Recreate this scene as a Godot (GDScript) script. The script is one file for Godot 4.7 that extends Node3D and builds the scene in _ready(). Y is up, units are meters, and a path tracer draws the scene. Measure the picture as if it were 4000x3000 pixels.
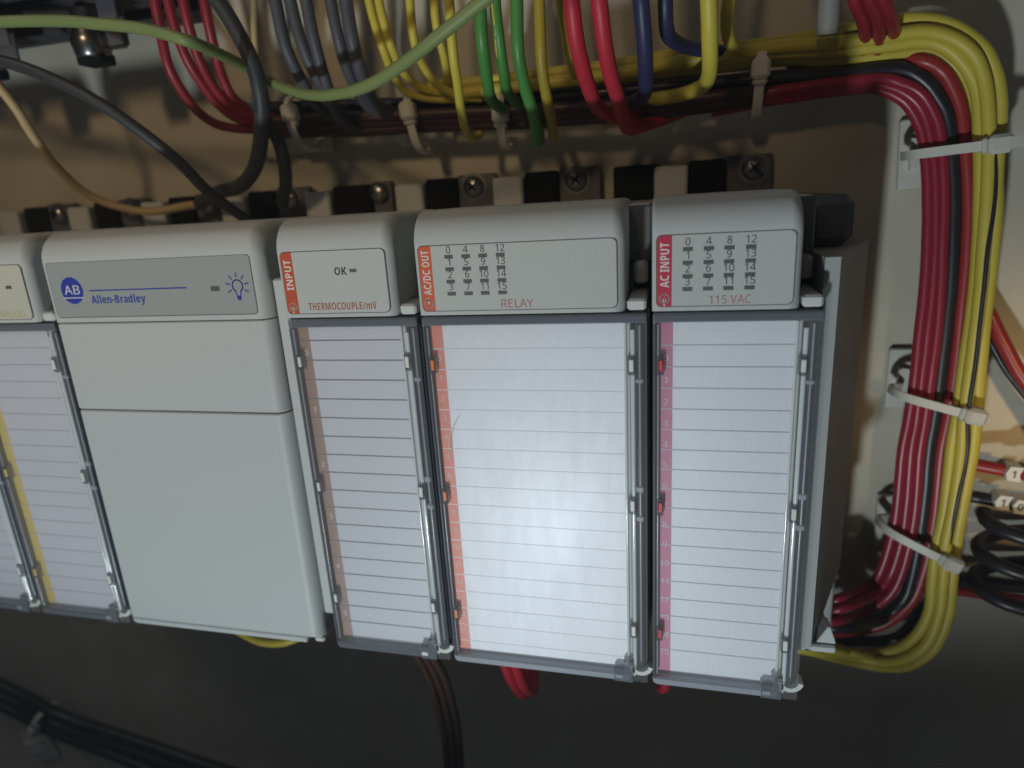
extends Node3D
# A row of control modules on a panel, seen close up. All builder coordinates are millimetres:
# x along the row, y up, z out of the mounting panel. Things stand at real size (1 unit = 1 m).
const MM := 0.001
const SMOOTH := 42.0

var M := {}
var taken := {}
var fonts := {}

# ------------------------------------------------------------------ geometry
class Soup:
	var v := PackedVector3Array()
	var n := PackedVector3Array()
	var xf := Transform3D()

	func tri(a: Vector3, b: Vector3, c: Vector3) -> void:      # counter-clockwise seen from outside
		v.append(xf * a); v.append(xf * b); v.append(xf * c)

	func quad(a: Vector3, b: Vector3, c: Vector3, d: Vector3) -> void:
		tri(a, b, c); tri(a, c, d)

	func oquad(a: Vector3, b: Vector3, c: Vector3, d: Vector3, mid: Vector3) -> void:
		if (b - a).cross(c - a).dot((a + c) * 0.5 - mid) >= 0.0:
			quad(a, b, c, d)
		else:
			quad(d, c, b, a)

	func otri(a: Vector3, b: Vector3, c: Vector3, mid: Vector3) -> void:
		if (b - a).cross(c - a).dot((a + b + c) / 3.0 - mid) >= 0.0:
			tri(a, b, c)
		else:
			tri(c, b, a)

	func box(lo: Vector3, hi: Vector3, bev := 0.0) -> void:     # a box with chamfered edges
		var mid := (lo + hi) * 0.5
		var h := (hi - lo) * 0.5
		bev = minf(bev, 0.45 * minf(h.x, minf(h.y, h.z)) * 2.0)
		var p := func(s: Vector3, k: int) -> Vector3:
			var q := Vector3()
			for i in 3:
				q[i] = mid[i] + s[i] * (h[i] if i == k else h[i] - bev)
			return q
		for k in 3:
			var a := (k + 1) % 3
			var b := (k + 2) % 3
			for s in [-1.0, 1.0]:
				var c := []
				for t in [[-1.0, -1.0], [1.0, -1.0], [1.0, 1.0], [-1.0, 1.0]]:
					var q := Vector3()
					q[k] = s; q[a] = t[0]; q[b] = t[1]
					c.append(p.call(q, k))
				oquad(c[0], c[1], c[2], c[3], mid)
			if bev > 0.0:
				for s in [-1.0, 1.0]:
					for t in [-1.0, 1.0]:
						var q0 := Vector3()
						q0[a] = s; q0[b] = t; q0[k] = -1.0
						var q1 := q0
						q1[k] = 1.0
						oquad(p.call(q0, a), p.call(q1, a), p.call(q1, b), p.call(q0, b), mid)
		if bev > 0.0:
			for i in 8:
				var s := Vector3(1.0 if i & 1 else -1.0, 1.0 if i & 2 else -1.0, 1.0 if i & 4 else -1.0)
				otri(p.call(s, 0), p.call(s, 1), p.call(s, 2), mid)

	func prism(poly: PackedVector2Array, z0: float, z1: float, bev := 0.0) -> void:   # outline in x, y with a thickness in z
		var pts := poly.duplicate()
		if Geometry2D.is_polygon_clockwise(pts):
			pts.reverse()
		if not _ccw(pts):
			pts.reverse()
		var top := pts
		if bev > 0.0:
			var o := Geometry2D.offset_polygon(pts, -bev)
			if o.size() == 1 and o[0].size() == pts.size():
				top = _match(pts, o[0])
			else:
				bev = 0.0
		var t := Geometry2D.triangulate_polygon(top)
		for i in range(0, t.size(), 3):
			var a := top[t[i]]; var b := top[t[i + 1]]; var c := top[t[i + 2]]
			if (b - a).cross(c - a) < 0.0:
				var k := b
				b = c; c = k
			tri(Vector3(a.x, a.y, z1), Vector3(b.x, b.y, z1), Vector3(c.x, c.y, z1))
			tri(Vector3(c.x, c.y, z0), Vector3(b.x, b.y, z0), Vector3(a.x, a.y, z0))
		for i in pts.size():
			var a := pts[i]; var b := pts[(i + 1) % pts.size()]
			var ta := top[i]; var tb := top[(i + 1) % pts.size()]
			quad(Vector3(a.x, a.y, z0), Vector3(b.x, b.y, z0), Vector3(b.x, b.y, z1 - bev), Vector3(a.x, a.y, z1 - bev))
			if bev > 0.0:
				quad(Vector3(a.x, a.y, z1 - bev), Vector3(b.x, b.y, z1 - bev), Vector3(tb.x, tb.y, z1), Vector3(ta.x, ta.y, z1))

	func _ccw(p: PackedVector2Array) -> bool:
		var s := 0.0
		for i in p.size():
			s += p[i].cross(p[(i + 1) % p.size()])
		return s > 0.0

	func _match(p: PackedVector2Array, q: PackedVector2Array) -> PackedVector2Array:
		var out := PackedVector2Array()
		for a in p:
			var best := q[0]
			for b in q:
				if b.distance_squared_to(a) < best.distance_squared_to(a):
					best = b
			out.append(best)
		return out

	func loft(rings: Array, caps := true) -> void:               # closed rings, each counter-clockwise seen from the end they run towards
		for i in rings.size() - 1:
			var a: PackedVector3Array = rings[i]
			var b: PackedVector3Array = rings[i + 1]
			for k in a.size():
				var l := (k + 1) % a.size()
				quad(a[k], a[l], b[l], b[k])
		if caps:
			for e in [0, rings.size() - 1]:
				var r: PackedVector3Array = rings[e]
				var mid := Vector3()
				for q in r:
					mid += q / r.size()
				for k in r.size():
					var l := (k + 1) % r.size()
					if e == 0:
						tri(mid, r[l], r[k])
					else:
						tri(mid, r[k], r[l])

	func ribbon(path: Array, wide: Vector3, half: float, thick: float) -> void:   # a strap: path on its outer face
		var rings := []
		for i in path.size():
			var t: Vector3 = (path[mini(i + 1, path.size() - 1)] - path[maxi(i - 1, 0)]).normalized()
			var nn := wide.cross(t).normalized()
			var c: Vector3 = path[i]
			rings.append(PackedVector3Array([c - wide * half, c + wide * half, c + wide * half - nn * thick, c - wide * half - nn * thick]))
		loft(rings)

	func tube(path: PackedVector3Array, r: float, sides := 12) -> void:
		var side := Vector3(0, 0, 1)
		var rings := []
		var normals := []
		for i in path.size():
			var t := (path[mini(i + 1, path.size() - 1)] - path[maxi(i - 1, 0)]).normalized()
			side = (side - t * side.dot(t))
			if side.length() < 0.05:
				side = t.cross(Vector3(1, 0.3, 0.2))
			side = side.normalized()
			var up := t.cross(side)
			var ring := PackedVector3Array()
			var nr := PackedVector3Array()
			for k in sides:
				var a := TAU * k / sides
				var d := side * cos(a) + up * sin(a)
				nr.append(d)
				ring.append(path[i] + d * r)
			rings.append(ring); normals.append(nr)
		for i in rings.size() - 1:
			for k in sides:
				var l := (k + 1) % sides
				for q in [[i, k], [i, l], [i + 1, l], [i, k], [i + 1, l], [i + 1, k]]:
					v.append(xf * rings[q[0]][q[1]])
					n.append(xf.basis * normals[q[0]][q[1]])
		for e in [0, rings.size() - 1]:
			var t := (path[1] - path[0] if e == 0 else path[-1] - path[-2]).normalized() * (-1.0 if e == 0 else 1.0)
			for k in sides:
				var l := (k + 1) % sides
				var tr: Array = [path[e], rings[e][l], rings[e][k]] if e == 0 else [path[e], rings[e][k], rings[e][l]]
				for q in tr:
					v.append(xf * q); n.append(t)

	func mesh(smooth_deg: float) -> ArrayMesh:
		if n.size() != v.size():
			n = PackedVector3Array()
			n.resize(v.size())
			var near := {}
			var faces := PackedVector3Array()
			for i in range(0, v.size(), 3):
				var f := (v[i + 1] - v[i]).cross(v[i + 2] - v[i])
				faces.append(f)
				for k in 3:
					var key := Vector3i((v[i + k] * 500.0).round())
					if not near.has(key):
						near[key] = PackedInt32Array()
					near[key].append(i / 3)
			var lim := cos(deg_to_rad(smooth_deg))
			for i in range(0, v.size(), 3):
				var f := faces[i / 3].normalized()
				for k in 3:
					var s := Vector3()
					for j in near[Vector3i((v[i + k] * 500.0).round())]:
						if faces[j].normalized().dot(f) >= lim:
							s += faces[j]
					n[i + k] = s.normalized() if s.length() > 0.0 else f
		var vv := PackedVector3Array()
		var nn := PackedVector3Array()
		vv.resize(v.size()); nn.resize(v.size())
		for i in range(0, v.size(), 3):                          # Godot's front faces run clockwise
			for k in 3:
				vv[i + k] = v[i + 2 - k] * MM
				nn[i + k] = n[i + 2 - k]
		var arrays := []
		arrays.resize(Mesh.ARRAY_MAX)
		arrays[Mesh.ARRAY_VERTEX] = vv
		arrays[Mesh.ARRAY_NORMAL] = nn
		var m := ArrayMesh.new()
		m.add_surface_from_arrays(Mesh.PRIMITIVE_TRIANGLES, arrays)
		return m


func soup() -> Soup:
	return Soup.new()


func boxed(x0: float, y0: float, z0: float, x1: float, y1: float, z1: float, bev := 0.0) -> Soup:
	var s := Soup.new()
	s.box(Vector3(x0, y0, z0), Vector3(x1, y1, z1), bev)
	return s


func round_rect(x0: float, y0: float, x1: float, y1: float, radii: Array, seg := 5) -> PackedVector2Array:   # radii: lower left, lower right, upper right, upper left
	var out := PackedVector2Array()
	var mids := [Vector2(x0 + radii[0], y0 + radii[0]), Vector2(x1 - radii[1], y0 + radii[1]), Vector2(x1 - radii[2], y1 - radii[2]), Vector2(x0 + radii[3], y1 - radii[3])]
	for c in 4:
		if radii[c] <= 0.0:
			out.append(mids[c])
			continue
		for k in seg + 1:
			var a := PI + PI / 2 * (c + float(k) / seg)
			out.append(mids[c] + Vector2(cos(a), sin(a)) * radii[c])
	return out


func circle(cx: float, cy: float, rx: float, ry: float, seg := 28) -> PackedVector2Array:
	var out := PackedVector2Array()
	for k in seg:
		out.append(Vector2(cx + rx * cos(TAU * k / seg), cy + ry * sin(TAU * k / seg)))
	return out


func stroke(s: Soup, pts: Array, half: float, z0: float, z1: float) -> void:     # a printed line of some width
	for i in pts.size() - 1:
		var a: Vector2 = pts[i]
		var b: Vector2 = pts[i + 1]
		var t := (b - a).normalized()
		var o := t.orthogonal() * half
		a -= t * half * 0.6
		b += t * half * 0.6
		s.prism(PackedVector2Array([a - o, b - o, b + o, a + o]), z0, z1)


func lettering(s: Soup, words: String, cx: float, cy: float, wide: float, tall: float, z: float, turned := false, bold := false) -> void:
	# words fitted into wide x tall millimetres about (cx, cy); wide 0 keeps the letters' own proportions, tall being the height of a capital
	var key := "b" if bold else "r"
	if not fonts.has(key):
		var f := SystemFont.new()
		f.font_names = PackedStringArray(["Droid Sans"])
		f.font_weight = 700 if bold else 400
		fonts[key] = f
	var t := TextMesh.new()
	t.font = fonts[key]
	t.font_size = 48
	t.pixel_size = 0.01
	t.depth = 0.05
	t.text = words
	var arr := t.surface_get_arrays(0)
	var vs: PackedVector3Array = arr[Mesh.ARRAY_VERTEX]
	var idx: PackedInt32Array = arr[Mesh.ARRAY_INDEX] if arr[Mesh.ARRAY_INDEX] != null else PackedInt32Array(range(vs.size()))
	var lo := Vector3(INF, INF, INF)
	var hi := -lo
	for q in vs:
		lo = lo.min(q); hi = hi.max(q)
	var cap := 0.48 * 0.714
	var ky := tall / cap
	var kx := wide / (hi.x - lo.x) if wide > 0.0 else ky
	var mid := (lo + hi) * 0.5
	for i in range(0, idx.size(), 3):
		var p := []
		for k in 3:
			var q := vs[idx[i + 2 - k]] - mid
			var l := Vector3(q.x * kx, q.y * ky, 0.03 if q.z > 0.0 else 0.0)
			if turned:
				l = Vector3(-l.y, l.x, l.z)
			p.append(Vector3(cx, cy, z) + l)
		s.tri(p[0], p[1], p[2])


# ------------------------------------------------------------------ objects
func numbered(called: String) -> String:
	if not taken.has(called):
		taken[called] = 0
		return called
	taken[called] += 1
	return "%s_%03d" % [called, taken[called]]


func tag(o: Node3D, label: String, category: String, group := "") -> Node3D:
	o.set_meta("label", label)
	o.set_meta("category", category)
	if group:
		o.set_meta("group", group)
	return o


func thing(called: String, at: Vector3, label: String, category: String, group := "") -> Node3D:
	var o := Node3D.new()
	o.name = numbered(called)
	add_child(o)
	o.position = at * MM
	return tag(o, label, category, group)


func put(called: String, s: Soup, m: String, parent: Node3D = null, smooth := SMOOTH) -> MeshInstance3D:
	var o := MeshInstance3D.new()
	o.mesh = s.mesh(smooth)
	o.material_override = null
	o.mesh.surface_set_material(0, M[m])
	o.cast_shadow = GeometryInstance3D.SHADOW_CASTING_SETTING_ON
	if parent == null:
		o.name = numbered(called)
		add_child(o)
	else:
		o.name = called
		parent.add_child(o, true)
	return o


func mat(key: String, srgb: Array, rough: float, spec := 0.5) -> StandardMaterial3D:
	var m := StandardMaterial3D.new()
	m.resource_name = key
	m.albedo_color = Color8(srgb[0], srgb[1], srgb[2])
	m.roughness = rough
	m.metallic_specular = spec
	M[key] = m
	return m


func noise(freq: float, low: Color, high: Color, seed_: int, octaves := 4, size := 512) -> NoiseTexture2D:
	var f := FastNoiseLite.new()
	f.seed = seed_
	f.frequency = freq
	f.fractal_octaves = octaves
	var t := NoiseTexture2D.new()
	t.width = size
	t.height = size
	t.seamless = true
	t.noise = f
	var g := Gradient.new()
	g.set_color(0, low)
	g.set_color(1, high)
	t.color_ramp = g
	return t


func grain(m: StandardMaterial3D, tex: Texture2D, per_metre: float, height: Texture2D = null, cm := 0.0) -> void:
	m.uv1_triplanar = true
	m.uv1_scale = Vector3.ONE * per_metre
	m.albedo_texture = tex
	if height:
		m.heightmap_enabled = true
		m.heightmap_texture = height
		m.heightmap_scale = cm


func spline(flat: Array, step := 1.6) -> PackedVector3Array:
	var p := PackedVector3Array()
	for i in range(0, flat.size(), 3):
		p.append(Vector3(flat[i], flat[i + 1], flat[i + 2]))
	var out := PackedVector3Array()
	for i in p.size() - 1:
		var a := p[maxi(i - 1, 0)]
		var b := p[i]
		var c := p[i + 1]
		var d := p[mini(i + 2, p.size() - 1)]
		var steps := maxi(2, int(b.distance_to(c) / step))
		for k in steps:
			out.append(b.cubic_interpolate(c, a, d, float(k) / steps))
	out.append(p[-1])
	return out


func wire(called: String, m: String, r: float, flat: Array, label: String, group := "") -> MeshInstance3D:
	var s := soup()
	var path := spline(flat)
	var f := FastNoiseLite.new()                        # slight unevenness, as wires lie by hand
	f.seed = hash(label) % 10000
	f.frequency = 0.02
	for i in path.size():
		var w := 0.42 * minf(1.0, minf(i, path.size() - 1 - i) / 12.0)
		path[i] += Vector3(f.get_noise_2d(i * 1.6, 0.0), f.get_noise_2d(i * 1.6, 90.0), 0.5 * f.get_noise_2d(i * 1.6, 300.0)) * w
	s.tube(path, r, 14)
	var o := put(called, s, m)
	tag(o, label, "cable" if called.ends_with("cable") else "wire", group)
	return o


func _ready() -> void:
	# ---- camera, surroundings, lamps, exposure
	var cam := Camera3D.new()
	cam.name = "camera"
	cam.position = Vector3(162.1, 119.3, 226.65) * MM
	cam.rotation = Vector3(-0.2765, 0.25137, -0.06135)
	cam.fov = 61.08
	cam.near = 0.01
	cam.far = 20.0
	var lens := CameraAttributesPhysical.new()
	lens.frustum_focal_length = 20.3
	lens.frustum_focus_distance = 0.150
	lens.exposure_aperture = 10.0
	cam.attributes = lens
	add_child(cam)
	var we := WorldEnvironment.new()
	we.name = "surroundings"
	var env := Environment.new()
	env.background_mode = Environment.BG_COLOR
	env.background_color = Color(0.0125, 0.0128, 0.0142).linear_to_srgb()
	env.tonemap_mode = Environment.TONE_MAPPER_LINEAR
	env.tonemap_exposure = 1.0
	env.fog_enabled = true                              # the faint milky veil the torch raises in the dusty air
	env.fog_density = 0.15
	env.fog_light_color = Color(0.93, 0.95, 1.0)
	env.sdfgi_enabled = true
	env.ssao_enabled = true
	env.ssil_enabled = true
	we.environment = env
	add_child(we)
	var torch := SpotLight3D.new()                      # a white hand torch held low in front, its beam tipped upwards
	torch.name = "hand_torch_light"
	torch.light_color = Color(0.93, 0.98, 1.0)
	torch.light_energy = 0.139
	torch.light_size = 0.016
	torch.spot_angle = 60.0
	torch.spot_angle_attenuation = 0.3
	torch.spot_range = 4.0
	torch.shadow_enabled = true
	add_child(torch)
	torch.position = Vector3(48, -188, 508) * MM
	aim(torch, Vector3(0.118, 0.956, -0.268))
	var room := SpotLight3D.new()                       # warm room light that reaches the panel over the row
	room.name = "room_lamp_light"
	room.light_color = Color(1.0, 0.86, 0.66)
	room.light_energy = 0.155
	room.light_size = 0.05
	room.spot_angle = 15.2
	room.spot_angle_attenuation = 0.6
	room.spot_range = 4.0
	room.shadow_enabled = true
	add_child(room)
	room.position = Vector3(-20, 490, 860) * MM
	aim(room, Vector3(5, 246, 0) - Vector3(-20, 490, 860))
	var above := AreaLight3D.new()                      # dim daylight from over the open cabinet
	above.name = "overhead_room_light"
	above.light_color = Color(0.96, 0.98, 1.0)
	above.light_energy = 0.08
	above.area_size = Vector2(0.7, 0.3)
	above.shadow_enabled = true
	add_child(above)
	above.position = Vector3(-430, 800, 400) * MM
	aim(above, Vector3(0.42, -0.85, -0.36))

	var gap := SpotLight3D.new()                        # a patch of warm room light falling in at the right
	gap.name = "warm_gap_light"
	gap.light_color = Color(1.0, 0.84, 0.58)
	gap.light_energy = 0.27
	gap.light_size = 0.03
	gap.spot_angle = 4.2
	gap.spot_angle_attenuation = 1.0
	gap.spot_range = 4.0
	gap.shadow_enabled = true
	add_child(gap)
	gap.position = Vector3(360, 150, 700) * MM
	aim(gap, Vector3(276, 46, 0) - Vector3(360, 150, 700))

	materials()
	setting()
	modules()
	end_cap()
	upper_device()
	wires()
	coil()
	wire_details()
	fasteners()


func aim(l: Node3D, dir: Vector3) -> void:
	l.basis = Basis.looking_at(dir.normalized(), Vector3(1, 0, 0) if absf(dir.normalized().y) > 0.9 else Vector3.UP)


func materials() -> void:
	var fine := noise(0.09, Color(0.965, 0.965, 0.965), Color(1, 1, 1), 3, 3)
	var bump := noise(0.22, Color(0, 0, 0), Color(1, 1, 1), 5, 2)
	var dirt := noise(0.012, Color(0.93, 0.92, 0.9), Color(1, 1, 1), 11, 5)
	grain(mat("panel", [203, 198, 182], 0.55, 0.4), dirt, 4.0, bump, 0.002)
	grain(mat("shell", [206, 209, 206], 0.5, 0.45), fine, 30.0)
	grain(mat("face", [205, 208, 202], 0.5, 0.45), fine, 30.0)
	grain(mat("face_grey", [171, 175, 173], 0.5, 0.45), fine, 30.0)
	grain(mat("face_cream", [212, 210, 192], 0.5, 0.45), fine, 30.0)
	mat("rail", [176, 178, 176], 0.55)
	mat("groove", [105, 106, 104], 0.7)
	mat("hollow", [62, 62, 66], 0.7)
	mat("dark_shell", [92, 92, 96], 0.55)
	mat("slot", [26, 26, 27], 0.8, 0.2)
	grain(mat("paper", [213, 213, 220], 0.45, 0.7), fine, 20.0)
	grain(mat("paper_white", [238, 239, 246], 0.45, 0.7), fine, 20.0)
	mat("ink_faint", [220, 221, 227], 0.45, 0.7)
	mat("ink_line", [172, 175, 181], 0.45, 0.7)
	mat("ink_dark", [84, 87, 94], 0.45, 0.7)
	mat("ink_black", [62, 64, 70], 0.5)
	mat("ink_led", [96, 99, 98], 0.45)
	mat("ink_blue", [52, 70, 168], 0.5)
	mat("ink_white", [235, 230, 226], 0.5)
	mat("ink_rust", [176, 112, 88], 0.5)
	mat("ink_rose", [186, 112, 112], 0.5)
	mat("ink_straw", [196, 188, 130], 0.5)
	mat("rust", [206, 92, 62], 0.45)
	mat("coral", [226, 104, 66], 0.45)
	mat("crimson_print", [204, 52, 82], 0.45)
	mat("band_brown", [152, 110, 84], 0.45, 0.7)
	mat("band_coral", [228, 112, 78], 0.45, 0.7)
	mat("band_rose", [196, 88, 130], 0.45, 0.7)
	mat("band_yellow", [222, 190, 70], 0.45, 0.7)
	mat("bit_orange", [240, 140, 70], 0.4)
	mat("bit_red", [220, 60, 75], 0.4)
	mat("bit_white", [235, 236, 228], 0.4)
	mat("bit_yellow", [228, 200, 110], 0.4)
	mat("smoke", [136, 141, 150], 0.16, 0.6)
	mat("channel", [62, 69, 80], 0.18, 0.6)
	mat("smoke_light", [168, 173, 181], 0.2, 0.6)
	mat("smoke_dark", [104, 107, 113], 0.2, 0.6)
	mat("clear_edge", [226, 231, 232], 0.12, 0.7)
	mat("nylon", [212, 210, 200], 0.42)
	mat("nylon_tab", [222, 224, 218], 0.35)
	mat("ring", [200, 198, 192], 0.5)
	var pane := mat("pane", [255, 255, 255], 0.24, 0.1)
	pane.transparency = BaseMaterial3D.TRANSPARENCY_ALPHA
	pane.albedo_color.a = 0.04
	pane.cull_mode = BaseMaterial3D.CULL_DISABLED
	var steel := mat("steel", [150, 150, 152], 0.28)
	steel.metallic = 1.0
	var dull := mat("dull_steel", [120, 120, 122], 0.5)
	dull.metallic = 0.9
	mat("red", [192, 46, 62], 0.48)
	mat("crimson", [150, 36, 58], 0.33)
	mat("brick", [156, 46, 46], 0.36)
	mat("dred", [142, 36, 46], 0.42)
	mat("yellow", [206, 189, 74], 0.45)
	mat("olivey", [170, 150, 50], 0.45)
	mat("green", [78, 142, 70], 0.42)
	mat("olive", [130, 146, 90], 0.5)
	mat("beige", [190, 166, 120], 0.5)
	mat("charcoal", [58, 60, 63], 0.5)
	mat("black", [38, 37, 44], 0.36)
	mat("grey", [78, 79, 86], 0.5)
	mat("sleeve", [142, 142, 138], 0.5)
	mat("maroon", [62, 36, 40], 0.45)
	mat("navy", [48, 52, 88], 0.45)
	mat("brown", [72, 50, 40], 0.55)
	for key in ["paper", "paper_white", "ink_faint", "ink_line", "ink_dark", "band_brown", "band_coral", "band_rose", "band_yellow"]:
		M[key].clearcoat_enabled = true             # the frosted film over the labels: a wide, soft sheen
		M[key].clearcoat = 1.0
		M[key].clearcoat_roughness = 0.58
	for key in ["paper_white", "ink_faint", "ink_line", "band_coral", "band_rose"]:
		M[key].metallic = 0.12
		M[key].roughness = 0.51
	for key in ["smoke", "smoke_dark"]:                 # tinted clear plastic
		M[key].transparency = BaseMaterial3D.TRANSPARENCY_ALPHA
		M[key].albedo_color.a = 0.55
		M[key].roughness = 0.15
	var smear := noise(0.02, Color(0.9, 0.9, 0.9), Color(1, 1, 1), 21, 3)
	M["paper_white"].roughness_texture = smear
	M["paper_white"].uv1_scale = Vector3(22, 4, 22)


func setting() -> void:
	var p := put("mounting_panel", boxed(-700, -500, -4, 700, 600, 0, 0.5), "panel")
	p.set_meta("kind", "structure")
	p.set_meta("label", "cream painted back panel that everything is mounted on")


# ---- the row of modules
func head_shell(x0: float, x1: float, y0: float, rl: float, rr: float) -> Soup:
	# the rounded upper front of a module: its section in y and z, lofted along x and drawn in at both ends
	var s := soup()
	var rings := []
	var steps := []
	for k in 6:
		var a := PI / 2 * (5 - k) / 5
		steps.append([x0 + rl * (1 - sin(a)), rl * (1 - cos(a))])
	for k in 11:
		var a := PI / 2 * k / 10
		steps.append([x1 - rr * (1 - sin(a)), rr * (1 - cos(a))])
	for st in steps:
		var i: float = st[1]
		var ring := PackedVector3Array()
		ring.append(Vector3(st[0], y0, 52))
		ring.append(Vector3(st[0], 118 - i, 52))
		ring.append(Vector3(st[0], 118 - i, 60))
		for k in 15:
			var a := PI / 2 * (14 - k) / 14
			var r := maxf(7.6 - i * 0.4, 1.0)
			ring.append(Vector3(st[0], 118 - i - r + r * sin(a), 87 - i - r + r * cos(a)))
		ring.append(Vector3(st[0], y0 + 6, 87 - i))
		ring.append(Vector3(st[0], y0, 87 - i))
		ring.reverse()
		rings.append(ring)
	s.loft(rings)
	return s


func cover_shell(x0: float, x1: float, y0: float, y1: float, rl: float, rr: float, z1 := 87.0, corner := 0.0) -> Soup:
	# a flat cover whose left and right edges roll back
	var s := soup()
	var rings := []
	var prof := []
	for k in 7:
		var a := PI / 2 * k / 6
		prof.append(Vector2(x0 + rl * (1 - sin(a)), z1 - rl * (1 - cos(a)) if k else z1 - rl))
	var lefts := []
	for k in 7:
		var a := PI / 2 * k / 6
		lefts.append(Vector2(x0 + rl - rl * cos(a), z1 - rl + rl * sin(a)))
	for k in 11:
		var a := PI / 2 * (10 - k) / 10
		lefts.append(Vector2(x1 - rr + rr * cos(a), z1 - rr + rr * sin(a)))
	for e in [[y0, 0.5], [y0 + 0.5, 0.0], [y1 - 0.25, 0.0], [y1, 0.25]]:
		var ring := PackedVector3Array()
		for q in lefts:
			var x: float = q.x
			if e[0] < y0 + 0.3 and corner > 0.0:
				x = maxf(x, x0 + corner * 0.3)
			ring.append(Vector3(x, e[0], q.y - e[1]))
		ring.append(Vector3(x1, e[0], 60))
		ring.append(Vector3(x0, e[0], 60))
		rings.append(ring)
	s.loft(rings)
	return s


func tabs(t: Node3D, w: float, extra_slot := -1.0, screw_x := 26.2, dx := 0.0) -> void:
	# what shows over the top: a fixing lug with its screw, a dark slot and a light block of the next base
	var lug := put("mounting_tab", boxed(dx + 20.5, 112, 2, dx + 34.0, 128.2, 5.2, 0.4), "dark_shell", t)
	screw_x += dx
	var sc := soup()
	var rings := []
	for q in [[0.0, 3.6], [0.9, 3.6], [1.7, 3.1], [2.3, 2.2], [2.6, 1.0]]:
		var ring := PackedVector3Array()
		for k in 24:
			ring.append(Vector3(screw_x + q[1] * cos(TAU * k / 24), 124.2 + q[1] * sin(TAU * k / 24), 5.3 + q[0]))
		rings.append(ring)
	sc.loft(rings)
	put("screw_head", sc, "steel", lug)
	var cr := soup()
	var turn := 0.3 + w * 0.37
	for k in 2:
		var d := Vector2.from_angle(turn + PI / 2 * k)
		stroke(cr, [Vector2(screw_x, 124.2) - d * 1.5, Vector2(screw_x, 124.2) + d * 1.5], 0.38, 6.2, 8.05)
	put("screw_recess", cr, "slot", lug)
	var wa := soup()
	wa.prism(circle(screw_x, 124.2, 4.5, 4.5), 5.2, 5.6)
	put("washer", wa, "dull_steel", lug)
	put("slot_block", boxed(dx + 9.0, 112, 1, dx + 20.2, 127.6, 6.5, 0.8), "slot", t)
	if extra_slot > 0.0:
		put("slot_block", boxed(extra_slot, 112, 1, extra_slot + 14.5, 127.4, 6.5, 0.8), "slot", t)
	put("base_block", boxed(dx - 1.4, 112, 1, dx + 8.7, 126.4, 9.0, 0.7), "shell", t)


func band_symbol(s: Soup, x: float, y: float, z: float, outward: bool) -> void:
	var ring := []
	for k in 25:
		ring.append(Vector2(x + 0.95 * cos(TAU * k / 24), y + 0.95 * sin(TAU * k / 24)))
	stroke(s, ring, 0.12, z, z + 0.03)
	var tip := y + 1.35 if outward else y - 1.5
	stroke(s, [Vector2(x, y), Vector2(x, tip)], 0.13, z, z + 0.03)
	if outward:
		stroke(s, [Vector2(x - 0.6, y + 0.9), Vector2(x + 0.6, y + 0.9)], 0.13, z, z + 0.03)
	else:
		s.prism(PackedVector2Array([Vector2(x - 0.5, y - 0.5), Vector2(x, y + 0.3), Vector2(x + 0.5, y - 0.5)]), z, z + 0.03)


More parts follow.
